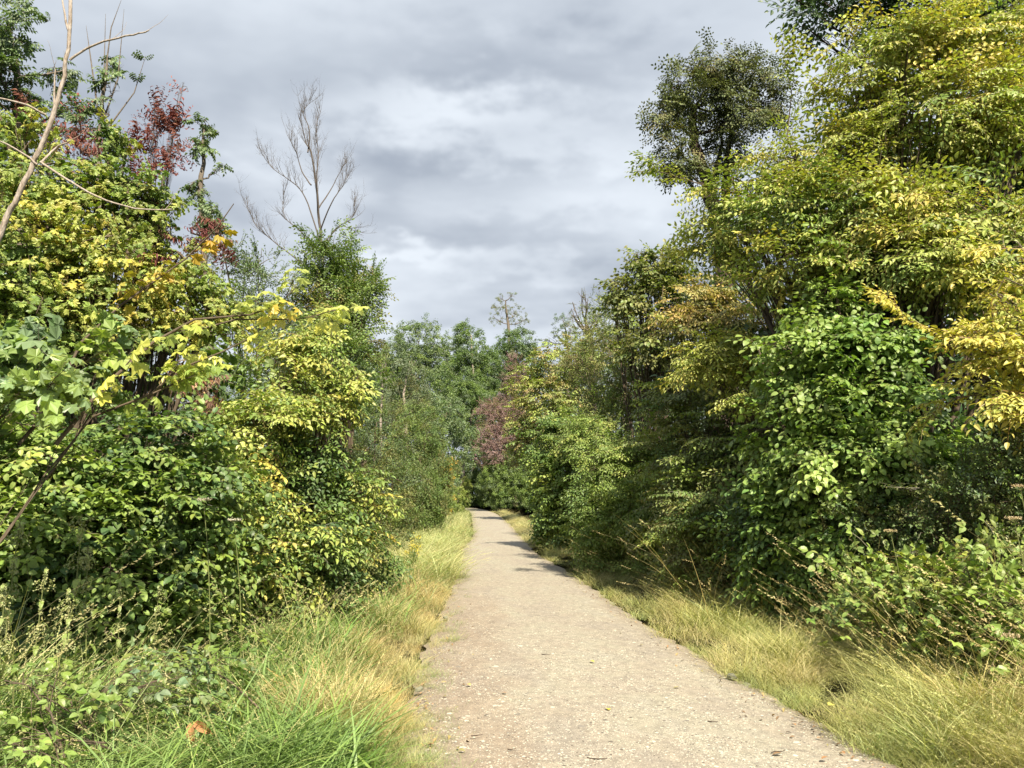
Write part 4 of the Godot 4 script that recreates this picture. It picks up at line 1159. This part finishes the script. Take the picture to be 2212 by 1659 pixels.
	for s in sets:
		var root := thing(s[0], s[1], "undergrowth", Vector3(s[2] * 4.0, 0, -7))
		root.set_meta("kind", "stuff")
		var kinds: Array = spray(s[3])
		var pl := [[], [], [], []]
		var ti := [[], [], [], []]
		for k in s[4]:
			var z := -1.0 / lerpf(1.0 / 4.2, 1.0 / 22.0, rng.randf())
			var d := rng.randf_range(0.7, 5.5) if s[2] < 0 else rng.randf_range(2.0, 5.0)
			if z < -12: d *= 0.6
			var x: float = table(z, EDGE_L) - d if s[2] < 0 else table(z, EDGE_R) + d
			if s[2] < 0 and rng.randf() > smoothstep(0.4, 3.0, d): continue
			var p := Vector3(x, ground(x, z) + rng.randf_range(0.03, 0.28), z)
			var b := frame(Vector3(rng.randf_range(-1, 1), rng.randf_range(-0.1, 0.5), rng.randf_range(-1, 1)), Vector3.UP + ball() * 0.25).scaled(Vector3.ONE * rng.randf_range(0.35, 0.75))
			var v := rng.randi() % 4
			pl[v].append(Transform3D(b, p - root.position))
			ti[v].append(shade_of(s[5], rng.randf()))
		for v in 4: scatter(many(kinds[v].mesh, pl[v], ti[v]), "herbs", mats.leaf, root)


func details() -> void:
	# seeding nettles before the hazel bush: stem, drooping leaf pairs, strings of seeds
	var spots := [[45, 1190, 5.0, 1.3], [118, 1170, 5.1, 1.35], [215, 1215, 5.4, 1.15], [20, 1330, 4.5, 1.0], [150, 1330, 4.8, 0.95], [262, 1290, 5.6, 0.9], [330, 1280, 5.8, 0.85], [88, 1275, 4.7, 1.05]]
	var said := ["seeding nettle, tall one left of the tallest pair", "tallest seeding nettle before the left hazel bush", "seeding nettle standing alone right of the tall pair", "short seeding nettle at the left picture edge", "seeding nettle below the tall pair in pale grass", "small seeding nettle, second from the right in its row", "rightmost small seeding nettle under the hazel bush", "middle-sized nettle right beneath the tall pair"]
	var proto: Node3D
	for k in spots.size():
		var p := at(spots[k][0], spots[k][1], spots[k][2])
		var foot := Vector3(p.x, ground(p.x, p.z), p.z)
		if k == 0:
			proto = thing("nettle", said[0], "nettle", foot, "seeding nettles on the left bank")
			var sb := buf()
			var line := curve(Vector3.ZERO, Vector3(0.1, 1.0, 0.05), Vector3(0.04, 0, 0), 8, 0.006)
			tube(sb, line, taper(9, 0.006, 0.002), 5)
			put(sb, "stem", mats.stem, proto)
			var cl := buf()
			for q in 9:
				for s in 2:
					var h: Vector3 = line[q].lerp(line[mini(q + 1, 8)], 0.5)
					var a := q * PI * 0.5 + s * PI + 0.3
					var out := Vector3(cos(a), -0.25, sin(a))
					var lb := buf()
					draw_leaf(lb, "nettle", leaf_place(Vector3.ZERO, out + Vector3(0, -0.3, 0), Vector3.UP, 0.085 - 0.006 * q), Color.WHITE, q)
					var lf := put(lb, "leaf", leaf_material(LEAF.lerp(G_NETTLE, rng.randf()), "nettle"), proto)
					lf.position = h + out * 0.02
					if q > 3:
						for w in 44:
							var e: Vector3 = h + out * rng.randf_range(0.0, 0.05) + Vector3(0, -rng.randf() * 0.07, 0) + ball() * 0.006
							thin_leaf(cl, leaf_place(e, ball() + Vector3(0, -0.5, 0), ball(), 0.013), 0.4, 0.3, tint(0.25))
			put(cl, "seed_strings", leafy("nettle seeds", Color(0.3, 0.3, 0.15), 0.7, Color(0.34, 0.36, 0.17)), proto, "stuff")
		var o: Node3D = proto if k == 0 else proto.duplicate()
		if k > 0:
			o.name = numbered("nettle")
			add_child(o)
			tag(o, said[k], "nettle", "seeding nettles on the left bank")
		o.position = foot
		o.rotation.y = rng.randf() * TAU
		o.scale = Vector3.ONE * spots[k][3]

	# umbels: a stem, rays and a flat head
	var heads := [[440, 1088, 6.0, Color(0.62, 0.55, 0.46), "fading white umbel in front of the left hazel bush"], [505, 1132, 6.2, Color(0.78, 0.74, 0.66), "small white umbel with side-turned head, lower of the pale pair on the left"],
		[1925, 1155, 6.4, Color(0.5, 0.42, 0.25), "tan dried umbel above the right verge grass"], [2192, 1130, 5.2, Color(0.52, 0.42, 0.27), "tan dried umbel at the right picture edge"], [2205, 1060, 5.3, Color(0.5, 0.4, 0.26), "dried brown umbel, highest at the right picture edge"], [2185, 1385, 4.9, Color(0.5, 0.4, 0.26), "drooping dried umbel low in the grass at the right edge"]]
	for h in heads:
		var top := at(h[0], h[1], h[2])
		var foot := Vector3(top.x + 0.1, ground(top.x + 0.1, top.z - 0.05), top.z - 0.05)
		var root := thing("umbel_flower", h[4], "flower", foot, "umbels standing out of the banks")
		var sb := buf()
		tube(sb, curve(Vector3.ZERO, top - foot, Vector3(0.03, 0, 0), 6), taper(7, 0.005, 0.003), 5)
		put(sb, "stem", mats.stem, root)
		var rays := buf()
		var fl := buf()
		for k in 16:
			var a := k * 2.4
			var e: Vector3 = top - foot + Vector3(cos(a), 0, sin(a)) * 0.055 * sqrt((k + 0.5) / 16.0) + Vector3(0, 0.035, 0)
			tube(rays, [top - foot, e], [0.0012, 0.0008], 3)
			for q in 14:
				thin_leaf(fl, leaf_place(e + ball() * 0.007, on_sphere(), Vector3.UP, 0.009), 0.4, 0.2, tint(0.15))
		put(rays, "rays", mats.stem, root)
		put(fl, "flower_head", leafy("umbel", Color(0.3, 0.28, 0.2), 0.7, h[3]), root)

	# a ragwort by the left grass edge
	var rp := at(885, 1165, 14.0)
	var rag := thing("ragwort", "small yellow-flowered plant in the left grass before the olive shrub", "flower", Vector3(rp.x, ground(rp.x, rp.z), rp.z))
	var stems := buf()
	var fb := buf()
	for k in 14:
		var e := Vector3(rng.randfn(0, 0.16), rng.randf_range(0.5, 0.8), rng.randfn(0, 0.16))
		tube(stems, curve(Vector3.ZERO, e, Vector3(0, 0.05, 0), 4), taper(5, 0.004, 0.002), 4)
		for q in 22: thin_leaf(fb, leaf_place(e + ball() * 0.05, on_sphere() + Vector3.UP, Vector3.UP, 0.022), 0.4, 0.1, tint(0.15))
		for q in 6: thin_leaf(stems, leaf_place(e * rng.randf_range(0.2, 0.9), on_sphere(), Vector3.UP, 0.07), 0.2, 0.3, Color.WHITE)
	stems.n.clear()
	put(stems, "stems", leafy("ragwort green", mats.through, 0.5, GREEN), rag)
	put(fb, "flower_head", leafy("ragwort yellow", Color(0.4, 0.35, 0.1), 0.6, Color(0.6, 0.5, 0.04)), rag)

	# stones at the right path edge
	var rocks := [[1581, 1462, 0.04, "mossy dark stone at the right path edge, the left one of two"], [1612, 1470, 0.055, "flat grey stone at the right path edge, half under the grass"], [962, 1335, 0.035, "dark pebble-sized stone at the left path edge beside straw grass"], [905, 1490, 0.03, "small dark stone on the left path edge near the grass tuft"]]
	for q in rocks:
		var p := on_path(q[0], q[1])
		var b := rock()
		var o := put(b, "stone", mat("stone", Color(0.17, 0.17, 0.12), 0.9), self)
		tag(o, q[3], "stone", "stones at the path edges")
		o.position = p
		o.rotation.y = rng.randf() * TAU
		o.scale = Vector3(1.3, 0.8, 1.0) * q[2]

	# fallen leaves and sticks
	var fallen := [[1315, 1537, 0.055, Color(0.5, 0.42, 0.06), "yellow fallen leaf lying alone right of the middle of the path"], [1792, 1556, 0.07, Color(0.62, 0.55, 0.12), "bright yellow leaf caught in the right verge grass"], [1275, 1430, 0.05, Color(0.4, 0.33, 0.08), "faded yellow leaf in the middle of the path"],
		[1468, 1488, 0.05, Color(0.36, 0.32, 0.1), "olive leaf on the path near the right edge"], [1010, 1480, 0.045, Color(0.5, 0.32, 0.12), "tan leaf on the brown left part of the path"], [1095, 1500, 0.05, Color(0.3, 0.14, 0.08), "red-brown leaf just left of the path middle"],
		[1690, 1632, 0.06, Color(0.22, 0.13, 0.07), "brown curled leaf low on the path's right side"], [1790, 1640, 0.05, Color(0.3, 0.15, 0.07), "russet leaf at the lower right path corner"], [1390, 1395, 0.045, Color(0.4, 0.36, 0.1), "small green-yellow leaf near the right edge in the middle distance"]]
	for f in fallen:
		var p := on_path(f[0], f[1])
		var lb := buf()
		draw_leaf(lb, "hazel", Transform3D.IDENTITY, Color.WHITE, 1)
		var o := put(lb, "fallen_leaf", leafy("fallen leaf", Color(0.2, 0.18, 0.08), 0.6, f[3], false), self)
		tag(o, f[4], "leaf", "fallen leaves on the path")
		o.position = p + Vector3(0, 0.012 if f[0] != 1792 else 0.16, 0)
		o.rotation = Vector3(-0.25, rng.randf() * TAU, 0.15)
		o.scale = Vector3.ONE * f[2]
	var dry := buf()
	draw_leaf(dry, "dead", Transform3D.IDENTITY, Color.WHITE, 1)
	draw_leaf(dry, "dead", Transform3D(Basis(Vector3.UP, 0.9), Vector3(0.1, 0.05, 0)), Color(0.8, 0.75, 0.7), 0)
	var dp := at(412, 1560, 4.3)
	var dl := put(dry, "dry_leaf", leafy("dry leaf", Color(0.4, 0.25, 0.12), 0.7, Color(0.55, 0.3, 0.15)), self)
	tag(dl, "orange-brown dry leaf standing in the grass at lower left", "leaf")
	dl.position = dp
	dl.rotation = Vector3(1.2, 0.5, 0.3)
	dl.scale = Vector3.ONE * 0.12
	var sticks := [[1290, 1640, 0.12, "dark twig lying at the bottom middle of the path"], [1680, 1625, 0.1, "short dark twig on the path near the lower right grass"], [1180, 1415, 0.09, "thin twig lying across the path centre"], [1030, 1590, 0.08, "small twig on the path's brown lower left side"], [1540, 1560, 0.07, "tiny twig on the right half of the path"], [1105, 1620, 0.05, "stubby twig piece left of the bottom middle of the path"]]
	for q in sticks:
		var p := on_path(q[0], q[1])
		var tb := buf()
		tube(tb, curve(Vector3(-0.5, 0, 0) * q[2], Vector3(0.5, 0.05, 0.1) * q[2], Vector3(0, 0, 0.1) * q[2], 5, 0.002), taper(6, 0.004, 0.002), 5)
		var o := put(tb, "twig", mats.dark, self)
		tag(o, q[3], "twig", "twigs on the path")
		o.position = p + Vector3(0, 0.006, 0)
		o.rotation.y = rng.randf_range(-0.5, 0.5)


func on_path(x: float, y: float) -> Vector3:
	var v := at(x, y, 1.0) - EYE_POS
	var p := EYE_POS + v * ((EYE - 0.03) / -v.y)
	if beside(p.x, p.z) > 0.0: p.y = ground(p.x, p.z)
	return p


func rock() -> Dictionary:
	var b := buf()
	for r in 5:
		for k in 8:
			var a := TAU * k / 8.0
			var e := -0.4 + 1.9 * r / 4.0
			var d := Vector3(cos(a) * cos(e), sin(e), sin(a) * cos(e))
			b.v.append(d * (1.0 + 0.35 * lump.get_noise_3dv(d * 30.0 + Vector3(b.v.size(), 0, 0) * 0.4)))
	for r in 4:
		for k in 8:
			var p := r * 8 + k
			var q := r * 8 + (k + 1) % 8
			b.i.append_array([p, p + 8, q, q, p + 8, q + 8])
	return b
